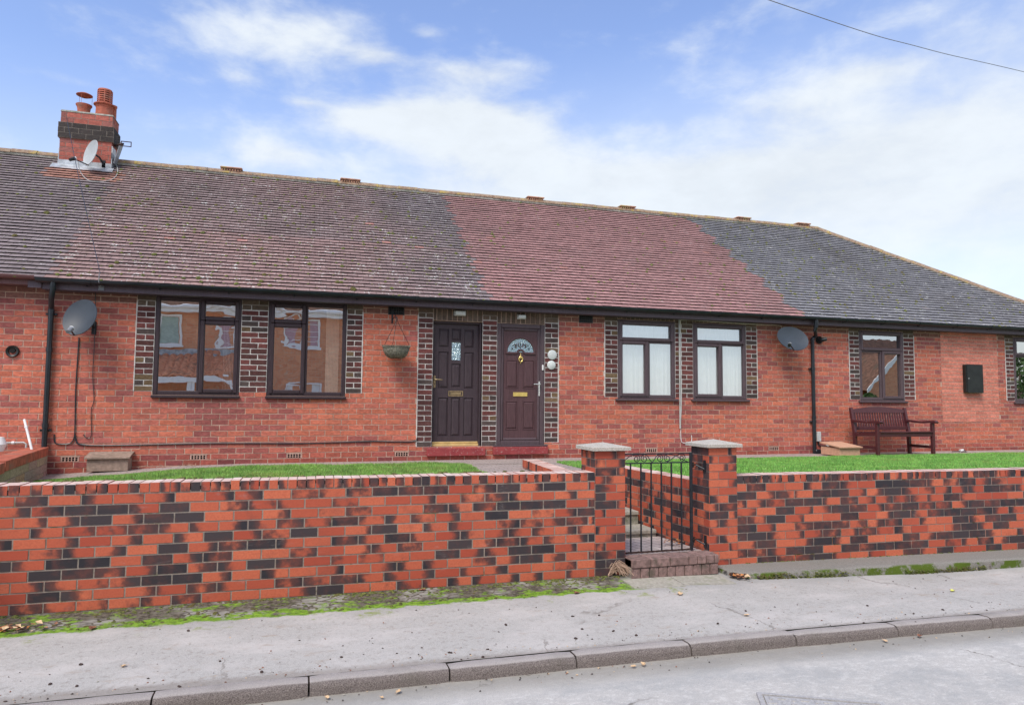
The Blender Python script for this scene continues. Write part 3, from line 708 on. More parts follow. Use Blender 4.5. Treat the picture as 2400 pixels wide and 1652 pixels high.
frame_ring(m, lx-.125, lx+.125, lz-.045, lz+.045, .018, YD-.010, YD+.001, 'old_brass', .003); m.box((lx-.09, YD-.007, lz-.022), (lx+.09, YD, lz+.022), 'old_brass', bev=.004); m.build('letterbox', door1)
m = MB(); hx, hz = X0+.03, Z0+HH*.505; m.box((hx-.02, YD-.008, hz-.10), (hx+.02, YD, hz+.10), 'old_brass', bev=.004)
m.tube([(hx, YD, hz+.035), (hx, YD-.045, hz+.035), (hx+.03, YD-.052, hz+.035), (hx+.12, YD-.052, hz+.03)], .009, 'old_brass'); m.box((hx-.005, YD-.0095, hz-.05), (hx+.005, YD-.007, hz-.025), 'hole_dark'); m.build('handle', door1)
m = MB(); m.box((X0, YD-.012, z0+.045), (X1, YD+.02, z0+.073), 'gold_bar', bev=.006); m.box((X0-.01, YD-.035, z0+.003), (X1+.01, YD+.02, z0+.040), 'gold_bar', bev=.008); m.build('threshold_bar', door1)
# right door, pvc frame nearly flush
x0, x1, z0, z1 = d2
m = MB(); frame_ring(m, x0, x1, z0, z1, .075, WY-.004, WY+.07, 'brown_frame', .01); m.box((x0-.05, WY-.05, z0-.02), (x1+.05, WY+.03, z0+.006), 'brown_frame', bev=.006)
door2 = m.build('door', house, merge=True); door2['label'] = 'reddish brown plastic door with half moon fanlight and gold letterbox'
a, b, c, d = x0+.07, x1-.07, z0+.07, z1-.07
m = MB(); frame_ring(m, a, b, c, d, .052, WY+.006, WY+.05, 'brown_frame', .016); m.build('door_frame', door2, merge=True)
X0, X1, Z0, Z1 = a+.05, b-.05, c+.05, d-.05; yl = WY+.03
pw = X1-X0; HH = Z1-Z0; lc, rc = (X0+pw*.07, X0+pw*.43), (X0+pw*.57, X0+pw*.93)
hl = [(*lc, Z0+HH*.075, Z0+HH*.345), (*rc, Z0+HH*.075, Z0+HH*.345), (*lc, Z0+HH*.46, Z0+HH*.73), (*rc, Z0+HH*.46, Z0+HH*.73)]
m = MB(); cells(m, X0, X1, Z0, Z1, hl, yl, .006, 'brown_door')
for h in hl:
    raised(m, h, yl+.004, 'brown_door', .022, .02, .014); frame_ring(m, h[0], h[1], h[2], h[3], .020, yl-.009, yl+.004, 'brown_door', .006)
m.build('door_leaf', door2)
cx, cz, ra = (X0+X1)/2, Z0+HH*.80, pw*.44
def arc(r, n=22, a0=0, a1=math.pi): return [(cx+r*math.cos(a0+(a1-a0)*i/n), cz+r*math.sin(a0+(a1-a0)*i/n)) for i in range(n+1)]
m = MB(); prof = [(0, 0), (.004, -.016), (.02, -.02), (.034, -.012), (.036, 0)]
m.grid([[(cx+(ra-dr)*math.cos(t), yl+dy, cz+(ra-dr)*math.sin(t)) for dr, dy in prof] for t in [math.pi*i/26 for i in range(27)]], 'brown_door')
m.box((cx-ra, yl-.02, cz-.036), (cx-.07, yl, cz+.002), 'brown_door', bev=.006); m.box((cx+.07, yl-.02, cz-.036), (cx+ra, yl, cz+.002), 'brown_door', bev=.006)
m.grid([[(cx+(.075-dr)*math.cos(t), yl+dy, cz-.02+(.075-dr)*math.sin(t)) for dr, dy in ((0, 0), (0, -.018), (.03, -.018), (.03, 0))] for t in [math.pi*i/12 for i in range(13)]], 'brown_door')
fan = m.build('fanlight', door2)
m = MB(); m.face([(x, yl-.004, z) for x, z in arc(ra-.034)], 'glass_obscure'); m.build('pane', fan) if False else m.build('fanlight_pane', door2)
m = MB()
for sx in (-1, 1):
    for r0, px_, pz_ in ((.03, .11, .10), (.02, .15, .055), (.022, .055, .115)):
        m.tube([(cx+sx*(px_+r0*math.cos(t)*(1-t/9)), yl-.007, cz+pz_+r0*math.sin(t)*(1-t/9)) for t in [i*.5 for i in range(13)]], .0035, 'hole_dark', 5)
    m.tube([(cx+sx*.02, yl-.007, cz+.08), (cx+sx*.05, yl-.007, cz+.15)], .007, 'bench_wood', 5); m.tube([(cx+sx*.09, yl-.007, cz+.14), (cx+sx*.075, yl-.007, cz+.07)], .008, 'bench_wood', 5)
m.tube([(cx, yl-.007, cz+.06), (cx, yl-.007, cz+.17)], .004, 'hole_dark', 5); m.build('leaded_pattern', door2)
m = MB(); lz = Z0+HH*.405; m.box((cx-.125, yl-.012, lz-.036), (cx+.125, yl, lz+.036), 'brass', bev=.004); m.build('letterbox', door2)
m = MB(); kz = cz-.09
m.tube([(cx+.033*math.cos(t)*(1), yl-.018, kz-.025+.045*math.sin(t)) for t in [i*math.pi/8 for i in range(17)]], .008, 'brass', 6)
m.lathe([(.001, -.012), (.02, -.008), (.024, .0), (.018, .01), (.001, .014)], 'brass', 12, Matrix.Translation((cx, yl-.014, kz+.0))@Matrix.Rotation(math.pi/2, 4, 'X'))
m.tube([(cx, yl-.012, kz+.03), (cx, yl-.012, kz+.075)], [.009, .003], 'brass', 6); m.tube([(cx, yl-.012, kz-.07), (cx, yl-.012, kz-.105)], [.008, .003], 'brass', 6); m.build('door_knocker', door2)
m = MB(); hx, hz = b-.022, Z0+HH*.46; m.box((hx-.013, WY-.004, hz-.125), (hx+.013, WY+.007, hz+.125), 'chrome', bev=.005)
m.tube([(hx, WY+.0, hz+.075), (hx, WY-.045, hz+.075), (hx-.02, WY-.05, hz+.075), (hx-.115, WY-.05, hz+.075)], .009, 'chrome'); m.build('handle', door2)
m = MB(); bx, bz = dp(1270.5, 861.5); m.box((x1-.05, WY-.022, bz-.045), (x1-.022, WY-.005, bz+.045), 'white_plastic', bev=.004); m.build('doorbell', door2)
# ---- steps under the doors
for dd, e in ((d1, (.055, .06)), (d2, (.04, .055))):
    m = MB(); m.box((dd[0]-e[0]-.02, WY-.06, dd[2]-.15), (dd[1]+e[1], WY+.05, dd[2]-.023), 'red_paint', bev=.008); m.build('doorstep', house, merge=True)
# ---- fascia, soffit, gutter, downpipes
xb = W(108, 660)[0]+.02
m = MB(); m.box((xb, 10.975, 3.20), (XE+.2, 11.0, 3.34), 'fascia_brown'); m.box((xb, 11.001, 3.203), (XE+.2, WY+.02, 3.213), 'fascia_brown'); m.build('fascia', house)
m = MB(); m.box((XL-.1, 10.965, 3.245), (xb-.002, 10.995, 3.37), 'fascia_red'); m.box((XL-.1, 10.996, 3.247), (xb-.002, WY+.02, 3.257), 'fascia_red'); m.build('fascia', house)
m = MB(); m.box((xb-.16, 10.955, 3.21), (xb+.0, 10.964, 3.30), 'fascia_brown'); m.build('fascia_joint', house)
def gutter(xa, xb_, yc, zc, r, mat):
    m = MB(); A = [math.pi + math.pi*i/10 for i in range(11)]
    P = [[(x, yc+rr*math.cos(t), zc+rr*math.sin(t)) for rr in (r,) for t in A] + [(x, yc+(r-.004)*math.cos(t), zc+(r-.004)*math.sin(t)) for t in A[::-1]] for x in (xa, xb_)]
    m.grid(P, mat, closev=True); m.face(P[0], mat); m.face(P[1][::-1], mat)
    x = xa+.6; k = 0
    while x < xb_-.2:
        rr = r+(.006 if k % 4 else .010); w = .012 if k % 4 else .06
        Q = [[(xx, yc+rr*math.cos(t), zc+rr*math.sin(t)) for t in A] for xx in (x-w, x+w)]
        m.grid([Q[0], Q[1]], mat)
        m.grid([[(xx, yc+(r-.001)*math.cos(t), zc+(r-.001)*math.sin(t)) for t in A] for xx in (x-w,)]+[Q[0]], mat); m.grid([Q[1]]+[[(xx, yc+(r-.001)*math.cos(t), zc+(r-.001)*math.sin(t)) for t in A] for xx in (x+w,)], mat)
        m.box((x-.012, yc-r-.008, zc-.004), (x+.012, yc-r+.004, zc+.010), mat); m.box((x-.01, yc+r, zc-.08), (x+.01, yc+r+.02, zc), mat)
        x += .92; k += 1
    return m
gutter(xb-.05, XE+.3, 10.905, 3.335, .058, 'black_plastic').build('gutter', house, smooth=True)
gutter(XL-.1, xb-.06, 10.905, 3.365, .052, 'fascia_red').build('gutter', house, smooth=True)
m = MB(); px = W(115.5, 880)[0]; gz = 3.28; tx = atY(124.5, 662, 10.905).x; PX1 = xw(109-8, 1035)
bot = pathz(-3.3)-.02
pxb = W(104, 1000)[0]+.03
m.tube([(tx, 10.905, gz+.02), (tx, 10.905, gz-.10), (tx*.6+px*.4, 10.97, gz-.20), (px, WY-.06, gz-.32), (px, WY-.06, gz-.38)], .036, 'black_plastic', 12)
m.tube([(px, WY-.06, gz-.34), (px, WY-.06, bot)], .034, 'black_plastic', 14)
for zz in (2.88, 2.35, 1.3): m.tube([(px, WY-.06, zz), (px, WY-.06, zz+.06)], .041, 'black_plastic', 14)
for zz in (2.86, 1.25): m.box((px-.07, WY-.05, zz), (px+.07, WY-.012, zz+.03), 'black_plastic', bev=.005)
m.build('downpipe', house, smooth=True)
m = MB(); tx = atY(1913, 762, 10.905).x; bx = W(1900, 850)[0]
m.tube([(tx, 10.905, gz+.03), (tx, 10.905, gz-.09), (tx, 10.915, gz-.13)], .040, 'black_plastic', 12)
m.tube([(tx, 10.91, gz-.10), (tx-.01, 10.93, gz-.19), (bx+.05, WY-.10, gz-.27), (bx, WY-.06, gz-.33), (bx, WY-.06, gz-.4)], .034, 'black_plastic', 12)
m.tube([(bx, WY-.06, gz-.36), (bx, WY-.06, .76)], .034, 'black_plastic', 14)
for zz in (gz-.37, 2.35, 1.42): m.tube([(bx, WY-.06, zz), (bx, WY-.06, zz+.05)], .041, 'black_plastic', 14)
for zz in (2.36, 1.35): m.box((bx-.07, WY-.05, zz), (bx+.07, WY-.012, zz+.03), 'black_plastic', bev=.005)
m.box((bx-.02, WY-.13, .76), (bx+.10, WY-.03, .84), 'black_plastic', bev=.01); m.build('downpipe', house, smooth=True)
# ---- roof
XB1, XB2 = atY(1148, 704, EY).x, atY(1883, 738, EY).x
def section(X, s):       # tile colour by part of the roof
    n = mnoise.noise(Vector((X*.45, s*.6, 1.)))*.5+.5; q = R_.random()
    if X > XB2+.06*math.sin(s*9): base = (.165, .165, .178); al = .8
    elif X > XB1+.05*math.sin(s*9): base = (.285, .158, .152); al = .25
    else:
        g = (.168, .142, .148); r = (.235, .152, .142)
        t = max(0, min(1, .52+.8*(n-.45)+(.35 if s < 2 else 0)-(max(0, X-1.0)*.40)))
        if X < -3.3: t = .10
        if -4.5 < X < -3.2 and 3.85 < s < 4.5: r = (.34, .16, .115); t = .8
        base = tuple(g[i]*(1-t)+r[i]*t for i in range(3)); al = 1. if X > -3.4 else .45
    if q > .994: base = (.32, .16, .14) if X < XB2 else (.2, .185, .19)
    f = (.91+.18*R_.random())*1.3; return (base[0]*f, base[1]*f, base[2]*f, al)
NR = 42; GA = RLEN/NR; TW = .166
OX = Vector((1, 0, 0))
m = MB()
mossspots = []
Pr = lambda X, s, h: Vector((X, EY, EZ)) + RU*s + RN*h
for r in range(NR):
    s0 = r*GA; wave = lambda X: .006*mnoise.noise(Vector((X*1.3, r*.7, 5)))+.004*mnoise.noise(Vector((X*5, r*3.1, 2)))
    xmax = XR+RS*(1-(s0+GA)/RLEN)+.06
    n = int((xmax-XL)/TW)+1
    for i in range(n):
        xa = XL+i*TW+(TW/2 if r % 2 else 0); xb2 = min(xa+TW-.004, xmax+.02)
        if xb2-xa < .03: continue
        xc = (xa+xb2)/2; c = section(xc, s0)
        lift = R_.random()*.003+wave(xc)*.7+.016; sd = (R_.random()-.5)*.006; tl = (R_.random()-.5)*.003
        sa, sb = s0-.008+sd, s0+GA+.004
        T = .011
        A = [Pr(xa, sa, lift+T+tl), Pr(xb2, sa, lift+T-tl), Pr(xb2, sb, T*.6), Pr(xa, sb, T*.6)]
        m.face(A, 'roof_tile', c)
        g = (c[0]*.10, c[1]*.09, c[2]*.09, 0)      # lower edge of the clay: row shadow line painted in, over some grime
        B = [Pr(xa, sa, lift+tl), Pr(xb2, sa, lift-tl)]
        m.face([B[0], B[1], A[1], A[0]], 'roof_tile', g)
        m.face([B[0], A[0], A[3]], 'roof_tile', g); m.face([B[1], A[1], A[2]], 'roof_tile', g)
        w_ = c[3]*(1 if xc < 2 else .8) * (1.3 if mnoise.noise(Vector((xc*.8, s0*.9, 7))) > 0 else .45)
        if R_.random() < .42*w_+ (.09 if xc > 2 else .0): mossspots.append((xa+R_.random()*TW, sa-.002, lift+.004, .013+.026*R_.random()**2))
# underlay of the front slope, and the other slopes
uz = .02
m.face([Pr(XL, 0, -uz), Pr(XE+.3, 0, -uz), Pr(XR, RLEN, -uz), Pr(XL, RLEN, -uz)], 'hole_dark')
RZ = EZ+RH; RY = EY+RS
roof = m.build('roof', house)
roof['label'] = 'weathered plain tile roof, part grey and part dull red, spotted with moss'
m = MB(); m.face([(XR, RY, RZ), (XR+RS, EY, EZ), (XR+RS, EY+2*RS, EZ)], 'roof_tile', (.16, .15, .16, 1)); m.face([(XL, RY, RZ), (XR, RY, RZ), (XR+RS, EY+2*RS, EZ), (XL, EY+2*RS, EZ)], 'roof_tile', (.2, .15, .15, 1))
m.face([(XL, RY, RZ), (XL, EY, EZ), (XL, EY+2*RS, EZ)], 'opposite_brick'); m.build('rear_slope', roof)
def halfround(m, P, Q, r, mat, seg=.42, up=Vector((0, 0, 1)), side=None):
    P, Q = Vector(P), Vector(Q); d = (Q-P).normalized(); L = (Q-P).length; n = max(1, int(L/seg)); sd = d.cross(up).normalized(); u2 = sd.cross(d).normalized()
    for i in range(n):
        a, b = P+d*(L*i/n+.004), P+d*(L*(i+1)/n-.004); rr = r*(1+.06*(R_.random()-.5)); dz = (R_.random()-.5)*.012
        A = [math.pi*(k/8) for k in range(9)]
        ring = lambda c, q: [c + sd*(q*math.cos(t)) + u2*(q*.8*math.sin(t)+dz-.03) for t in A]
        m.grid([ring(a, rr), ring(b, rr)], mat); m.face(ring(a, rr), mat); m.face(ring(b, rr)[::-1], mat)
    m.tube([P-u2*.045, Q-u2*.045], r*.92, 'flaunching', 10)
m = MB(); halfround(m, (XL, RY, RZ+.03), (XR, RY, RZ+.03), .115, 'ridge_tile'); m.build('ridge', roof, smooth=True)
m = MB(); halfround(m, (XR, RY, RZ+.03), (XR+RS, EY, EZ+.04), .105, 'ridge_tile', .33); m.build('hip', roof, smooth=True)
for d in [(525, 384), (793, 413), (1210, 459), (1418, 481), (1680, 506), (1815, 518)]:
    X = atY(d[0]*1.0349, d[1]*1.0349, RY).x; m = MB()
    m.box((X-.19, RY-.11, RZ+.03), (X+.19, RY+.11, RZ+.088), 'vent_tile', bev=.02); m.box((X-.21, RY-.13, RZ+.091), (X+.21, RY+.13, RZ+.125), 'vent_tile', bev=.015)
    for k in range(7): m.box((X-.16+k*.05, RY-.114, RZ+.05), (X-.14+k*.05, RY-.105, RZ+.075), 'hole_dark')
    m.build('ridge_vent', roof, merge=True)
def lumps(spots, nrm=Vector((0, 0, 1)), mt='moss', flat=.6):
    m = MB(); t1 = nrm.orthogonal().normalized(); t2 = nrm.cross(t1)
    for P, r in spots:
        n = 6; rings = []; el = .8+.5*R_.random()
        for (q, h) in ((1., -.1), (.85, .45), (.45, .85)):
            rings.append([P + t1*(r*el*q*math.cos(2*math.pi*k/n)*(1+.3*(R_.random()-.5))) + t2*(r*q*math.sin(2*math.pi*k/n)*(1+.3*(R_.random()-.5))) + nrm*(r*flat*h) for k in range(n)])
        m.grid(rings, mt, closev=True); m.face(rings[-1], mt)
    return m
sp = [(Pr(x, s, h), r) for x, s, h, r in mossspots]
for x, y, r in ((110, 502, .05), (828, 681, .06), (205, 440, .04), (232, 468, .04), (430, 655, .03)): sp.append((atRoof(x, y)+RN*.02, r))
o = lumps(sp, RN).build('roof_moss', roof, smooth=False); o['kind'] = 'stuff'; o['label'] = 'many little tufts of moss on the tile edges'
# ---- chimney
cx0, cx1 = -4.36, -3.50; cyf = 14.62; cyb = 15.06; chim_base = 5.85
def cfn(x_, y_): return None
m = MB(); zt = 7.02; ztop = 7.02
ff = lambda e: (lambda u, v, d: (u, cyf-e-d, v)); fl = lambda e: (lambda u, v, d: (cx0-e-d, cyb-u, v)); fr_ = lambda e: (lambda u, v, d: (cx1+e+d, cyf+u, v)); fb = lambda e: (lambda u, v, d: (cx1-(u), cyb+e+d, v))
def ccol(u, v):
    f = .85+.3*R_.random()
    if 6.53 < v < 6.82: return (.055*f, .048*f, .045*f)
    return (.40*f, .125*f, .095*f) if R_.random() > .3 else (.33*f, .13*f, .11*f)
for (za, zb, e) in ((5.75, 6.53, 0), (6.53, 6.82, .03), (6.82, 7.03, .0)):
    for fn, W_ in ((ff(e), (cx0-e, cx1+e)), (fl(e), (-e, cyb-cyf+e)), (fr_(e), (-e, cyb-cyf+e)), (fb(e), (-e, cx1-cx0+e))):
        backing(m, fn, W_[0], W_[1], za, zb, [], 'mortar_grey'); lay(m, fn, W_[0], W_[1], za, zb, .235, .0885, .01, [], ccol, 'house_brick', .004, .002)
    if e: 
        for z in (za, zb): m.face([(cx0-e, cyf-e, z), (cx1+e, cyf-e, z), (cx1+e, cyb+e, z), (cx0-e, cyb+e, z)], 'mortar_grey')
chim = m.build('chimney', roof)
m = MB(); m.grid([[(cx0+a, cyf+a, z), (cx1-a, cyf+a, z), (cx1-a, cyb-a, z), (cx0+a, cyb-a, z)] for a, z in ((-.01, 7.03), (.0, 7.06), (.10, 7.10), (.3, 7.11))], 'flaunching', closev=True); m.build('flaunching', chim)
m = MB(); zr = lambda y: EZ+RH*(y-EY)/RS
m.box((cx0-.014, cyf-.014, zr(cyf)-.02), (cx1+.014, cyf, zr(cyf)+.12), 'lead')
m.face([(cx0-.1, cyf-.014, zr(cyf)+.035), (cx1+.06, cyf-.014, zr(cyf)+.035), (cx1+.06, cyf-.17, zr(cyf-.17)+.028), (cx0-.1, cyf-.17, zr(cyf-.17)+.028)], 'lead')
for xx in (cx0-.014, cx1+.002): m.box((xx, cyf, zr(cyf)), (xx+.012, RY, zr(RY)+.1), 'lead')
m.box((cx1+.004, cyf+.0, 6.22), (cx1+.012, cyf+.25, 6.46), 'white_plastic'); m.build('flashing', chim)
zc = 7.07
m = MB(); pc = (-4.07, 14.9)
m.lathe([(.115, zc-.05), (.112, zc), (.122, zc+.005), (.122, zc+.02), (.11, zc+.03), (.105, zc+.10), (.115, zc+.175), (.138, zc+.21), (.138, zc+.225), (.11, zc+.22), (.09, zc+.05)], 'terracotta', 24, Matrix.Translation((*pc, 0)))
pot = m.build('chimney_pot', chim, smooth=True)
m = MB(); m.lathe([(.002, zc+.46), (.08, zc+.45), (.14, zc+.42), (.14, zc+.412), (.08, zc+.385), (.002, zc+.38)], 'terracotta', 24, Matrix.Translation((*pc, 0)))
for k in range(3):
    t = k*2.1+.4; m.tube([(pc[0]+.13*math.cos(t), pc[1]+.13*math.sin(t), zc+.21), (pc[0]+.13*math.cos(t), pc[1]+.13*math.sin(t), zc+.41)], .003, 'terracotta', 5)
m.build('pot_hood', chim, smooth=True)
m = MB(); pc = (-3.71, 14.85); T = Matrix.Translation((*pc, 0))
m.lathe([(.15, zc), (.148, zc+.02), (.142, zc+.18), (.15, zc+.19), (.15, zc+.215), (.12, zc+.22)], 'terracotta', 24, T); m.lathe([(.13, zc+.21), (.185, zc+.235), (.185, zc+.25), (.13, zc+.262)], 'terracotta', 24, T); m.build('chimney_pot', chim, smooth=True)
m = MB()
for k in range(6):
    z = zc+.262+k*.042; m.lathe([(.118, z), (.128, z+.004), (.128, z+.026), (.118, z+.03)], 'terracotta', 24, T)
m.lathe([(.10, zc+.25), (.10, zc+.5)], 'hole_dark', 20, T); m.lathe([(.118, zc+.51), (.128, zc+.515), (.12, zc+.545), (.002, zc+.55)], 'terracotta', 24, T)
for k in range(8):
    t = k*math.pi/4+.2; m.tube([(pc[0]+.12*math.cos(t), pc[1]+.12*math.sin(t), zc+.25), (pc[0]+.12*math.cos(t), pc[1]+.12*math.sin(t), zc+.53)], .012, 'terracotta', 5)
m.build('pot_cowl', chim, smooth=True)
m = MB(); m.lathe([(.07, zc), (.07, zc+.26), (.08, zc+.27), (.08, zc+.3), (.06, zc+.3)], 'terracotta', 16, Matrix.Translation((-3.60, 14.98, 0))); m.build('chimney_pot', chim, smooth=True)
# ------------------------------------------------------------------ satellite dishes, aerial and cables
def dish(loc, w, h, face, label, tilt=0, mt='dish_grey', arm_dir=(-.3, -.3, -.2), wallpt=None, lab_m='lnb_grey'):
    root = thing('satellite_dish', loc, label, 'satellite dish'); face = Vector(face).normalized()
    ax_ = Vector((0, 0, 1)).cross(face).normalized(); ay_ = face.cross(ax_); q = Matrix((ax_, ay_, face)).transposed().to_4x4(); M = Matrix.Translation(loc) @ q @ Matrix.Rotation(tilt, 4, 'Z')
    m = MB(); N = 36; k = 7; pr = []
    for i in range(k+1):
        r = i/k; pr.append([M@Vector((w/2*r*math.cos(2*math.pi*j/N), h/2*r*math.sin(2*math.pi*j/N), .055*r*r)) for j in range(N)])
    lip = [M@Vector((w/2*1.015*math.cos(2*math.pi*j/N), h/2*1.015*math.sin(2*math.pi*j/N), .048)) for j in range(N)]
    bk = [[M@Vector((w/2*r*math.cos(2*math.pi*j/N), h/2*r*math.sin(2*math.pi*j/N), .055*r*r-.010)) for j in range(N)] for r in (1., .6, .02)]
    m.grid(pr+[lip]+bk, mt, closev=True); m.build('reflector', root, smooth=True)
    feed = M @ Vector(arm_dir); foot = M @ Vector((0, -h/2*.98, .03))
    m = MB(); m.tube([foot, (foot+feed)/2+face*.01, feed], .011, 'black_plastic', 7); m.build('arm', root, smooth=True)
    m = MB(); dd = (Vector(loc)-feed).normalized(); m.tube([feed-dd*.08, feed-dd*.02, feed+dd*.02], [.028, .030, .034], lab_m, 10); m.tube([feed+dd*.02, feed+dd*.036], .034, 'white_plastic', 12); m.build('feed_horn', root, smooth=True)
    if wallpt is not None:
        m = MB(); b = Vector(loc)-face*.04; wp = Vector(wallpt); m.tube([b, Vector((b.x*.5+wp.x*.5, (b.y+wp.y)/2, b.z)), wp], .018, 'black_iron', 8); m.box((wp.x-.03, wp.y-.008, wp.z-.09), (wp.x+.03, wp.y-.001, wp.z+.09), 'black_iron')
        m.build('bracket', root, smooth=True)
    return root
X, Zz = dp(192.3, 746.7, WY-.3)
dish((X, WY-.30, Zz), .47, .53, (-.38, -1, .32), 'grey satellite dish on the wall beside the left downpipe', -.1, arm_dir=(.09, -.25, .24), wallpt=(X+.08, WY-.008, Zz-.1))
X, Zz = dp(1855, 796, WY-.3)
dish((X, WY-.30, Zz), .62, .49, (-.10, -1, .42), 'grey satellite dish beside the right hand downpipe', -.12, arm_dir=(-.20, -.25, .22), wallpt=(X+.05, WY-.008, Zz+.02), lab_m='black_box')
p = atY(218.5, 361, 14.3)
dish(tuple(p), .43, .50, (-1.0, -.90, .25), 'pale grey satellite dish fixed to the front of the chimney', 0, 'dish_pale', (.02, -.26, .30), wallpt=(p.x+.1, cyf-.006, p.z-.1), lab_m='black_box')
an = thing('aerial_panel', (cx1+.06, 14.8, 6.3), 'small flat aerial on the right side of the chimney', 'aerial')
m = MB(); M = Matrix.Translation((cx1+.10, 14.70, 6.35))@Matrix.Rotation(.25, 4, 'Y'); m.box((-.02, -.06, -.22), (.0, .12, .22), 'lnb_grey', bev=.004, M=M); m.build('panel', an, merge=True)
m = MB(); m.tube([(cx1+.02, 14.72, 6.5), (cx1+.20, 14.6, 6.52)], .02, 'rusty_iron'); frame_ring(m, cx1+.16, cx1+.34, 6.47, 6.57, .012, 14.58, 14.60, 'rusty_iron', 0); m.build('bracket', an)
def cable(name, pts, r, mt, label, cat='cable', sub=5):
    P = [Vector(p) for p in pts]; out = []
    for i in range(len(P)-1):
        p0, p1, p2, p3 = P[max(i-1, 0)], P[i], P[i+1], P[min(i+2, len(P)-1)]
        for k in range(sub):
            t = k/sub; out.append(.5*((2*p1)+(-p0+p2)*t+(2*p0-5*p1+4*p2-p3)*t*t+(-p0+3*p1-3*p2+p3)*t**3))
    out.append(P[-1]); m = MB(); m.tube(out, r, mt, 6); o = m.build(name, None, smooth=True, loc=out[0]); return tag(o, label, cat)
z2 = lambda a, b: (a/2.85, 600+b/2.85)
def wp(pts, f, off=.018): return [Vector((W(*f(*q))[0], WY-off, W(*f(*q))[1])) for q in pts]
cable('cable', wp([(530, 545), (520, 700), (508, 900), (503, 1150), (496, 1215), (470, 1250), (400, 1255), (368, 1240), (365, 1190)], z2), .008, 'black_plastic', 'thick black cable running down from the left wall dish')
cable('cable', wp([(505, 1195), (512, 1235), (545, 1258), (700, 1264), (1100, 1256), (1400, 1250), (1708, 1250), (2000, 1250)], z2)+wp([(740, 1217), (1000, 1210), (1270, 1212), (1312, 1188)], lambda a, b: (550+a/3.07, 640+b/3.07)), .010, 'black_plastic', 'long black cable clipped low along the wall to the left door')
cable('cable', wp([(640, 245), (640, 300), (632, 600), (622, 800), (630, 960), (612, 1030), (612, 1190), (595, 1215), (570, 1205), (560, 1190)], z2), .005, 'black_plastic', 'thin dark wire hanging down the wall behind the left dish')
z5 = lambda a, b: (1350+a/3.8, 700+b/3.8)
cable('drain_tube', wp([(912, 190), (914, 400), (918, 800), (920, 1155)], z5, .03), .014, 'cable_grey', 'slim grey pipe between the two middle windows', 'pipe', 2)
cable('cable', wp([(928, 330), (925, 210), (960, 192), (1200, 205), (1500, 225), (1790, 238), (1822, 255), (1822, 290)], z5, .02), .005, 'blind_cream', 'cream cable looping along under the fascia to the right dish')
cable('cable', wp([(928, 300), (930, 600), (934, 900), (928, 1100), (930, 1250), (950, 1282), (1010, 1284), (1025, 1260), (1024, 1215)], z5, .02), .006, 'white_plastic', 'white cable dropping between the middle windows to a wall box')
zb = lambda a, b: (a, b)
p0 = atY(156, 276, cyf-.02); bxx, bzz = atY(238, 648, 10.95).x, atY(238, 645, 10.95).z
cable('wire', [p0, p0*.66+Vector((bxx, 10.9, 3.45))*.34-Vector((0, 0, .05)), p0*.33+Vector((bxx, 10.9, 3.45))*.67-Vector((0, 0, .05)), (bxx, 10.88, 3.44)], .0045, 'black_plastic', 'thin black wire sloping from the chimney top to the eaves', 'wire')
br = thing('wire_bracket', (bxx, 10.96, 3.3), 'small grey metal bracket fixed to the fascia above the left dish', 'bracket')
m = MB(); bz = 3.26; m.box((bxx-.035, 10.962, bz-.045), (bxx+.035, 10.972, bz+.02), 'lnb_grey'); m.tube([(bxx-.005, 10.955, bz), (bxx-.005, 10.845, bz+.05), (bxx-.005, 10.845, 3.44)], .006, 'lnb_grey', 6); m.build('plate', br)
p = atY(218.5, 361, 14.3)
cable('cable', [(p.x-.2, 14.15, p.z-.2), (p.x-.15, 14.15, p.z-.4), atRoof(205, 425)+RN*.03, atRoof(225, 430)+RN*.03, atRoof(262, 425)+RN*.03, atRoof(276, 408)+RN*.03, atRoof(272, 385)+RN*.03, atRoof(268, 378)+RN*.06], .006, 'cable_grey', 'pale cable looped on the tiles below the chimney')
a, b = atY(1800, 0, 9.5), atY(2400, 169, 12.5); dd = b-a; m_ = (a+b)/2-Vector((0, 0, .10))
cable('overhead_wire', [a-dd*2.0+Vector((0, 0, .9)), a, m_, b, b+dd*1.6-Vector((0, 0, -.3))], .007, 'lnb_grey', 'overhead telephone wire crossing the sky at top right', 'wire', 10)
# ------------------------------------------------------------------ things on the wall
for (x, y, w_, h_, lb) in ((1078.5, 734, .20, .085, 'pale rectangular bulkhead light over the left front door'), (1223, 742.5, .15, .08, 'smaller pale bulkhead light over the right front door')):
    X, Zz = dp(x, y, WY-.05); L = thing('wall_light', (X, WY, Zz), lb, 'wall light')
    m = MB(); m.box((X-w_/2, WY-.045, Zz-h_/2), (X+w_/2, WY-.004, Zz+h_/2), 'grey_plastic', bev=.006); m.build('housing', L, merge=True)
    m = MB(); m.box((X-w_/2+.01, WY-.095, Zz-h_/2+.008), (X+w_/2-.01, WY-.046, Zz+h_/2-.008), 'glass_white', bev=.014); m.build('lamp_cover', L, merge=True)
for i, (x, y, r, lb) in enumerate(((1294.5, 831.5, .083, 'upper round white plaque on bricks right of the door'), (1292.5, 855.5, .076, 'lower round white plaque on bricks right of the door'))):
    X, Zz = dp(x, y, WY-.02); m = MB(); m.lathe([(.001, .018), (r*.85, .016), (r, .008), (r, 0)], 'glass_white', 26, Matrix.Translation((X, WY-.012, Zz))@Matrix.Rotation(math.pi/2, 4, 'X')); tag(m.build('round_plaque', None, smooth=True, loc=(X, WY, Zz)), lb, 'plaque')
p, q = atY(2263, 854, 11.1), atY(2305, 920, 11.1); X0, X1, Z1, Z0 = p.x+.02, q.x, p.z, q.z
mc = thing('meter_cabinet', ((X0+X1)/2, WY, Z0), 'black meter cabinet on the wall right of the bench', 'meter cabinet')
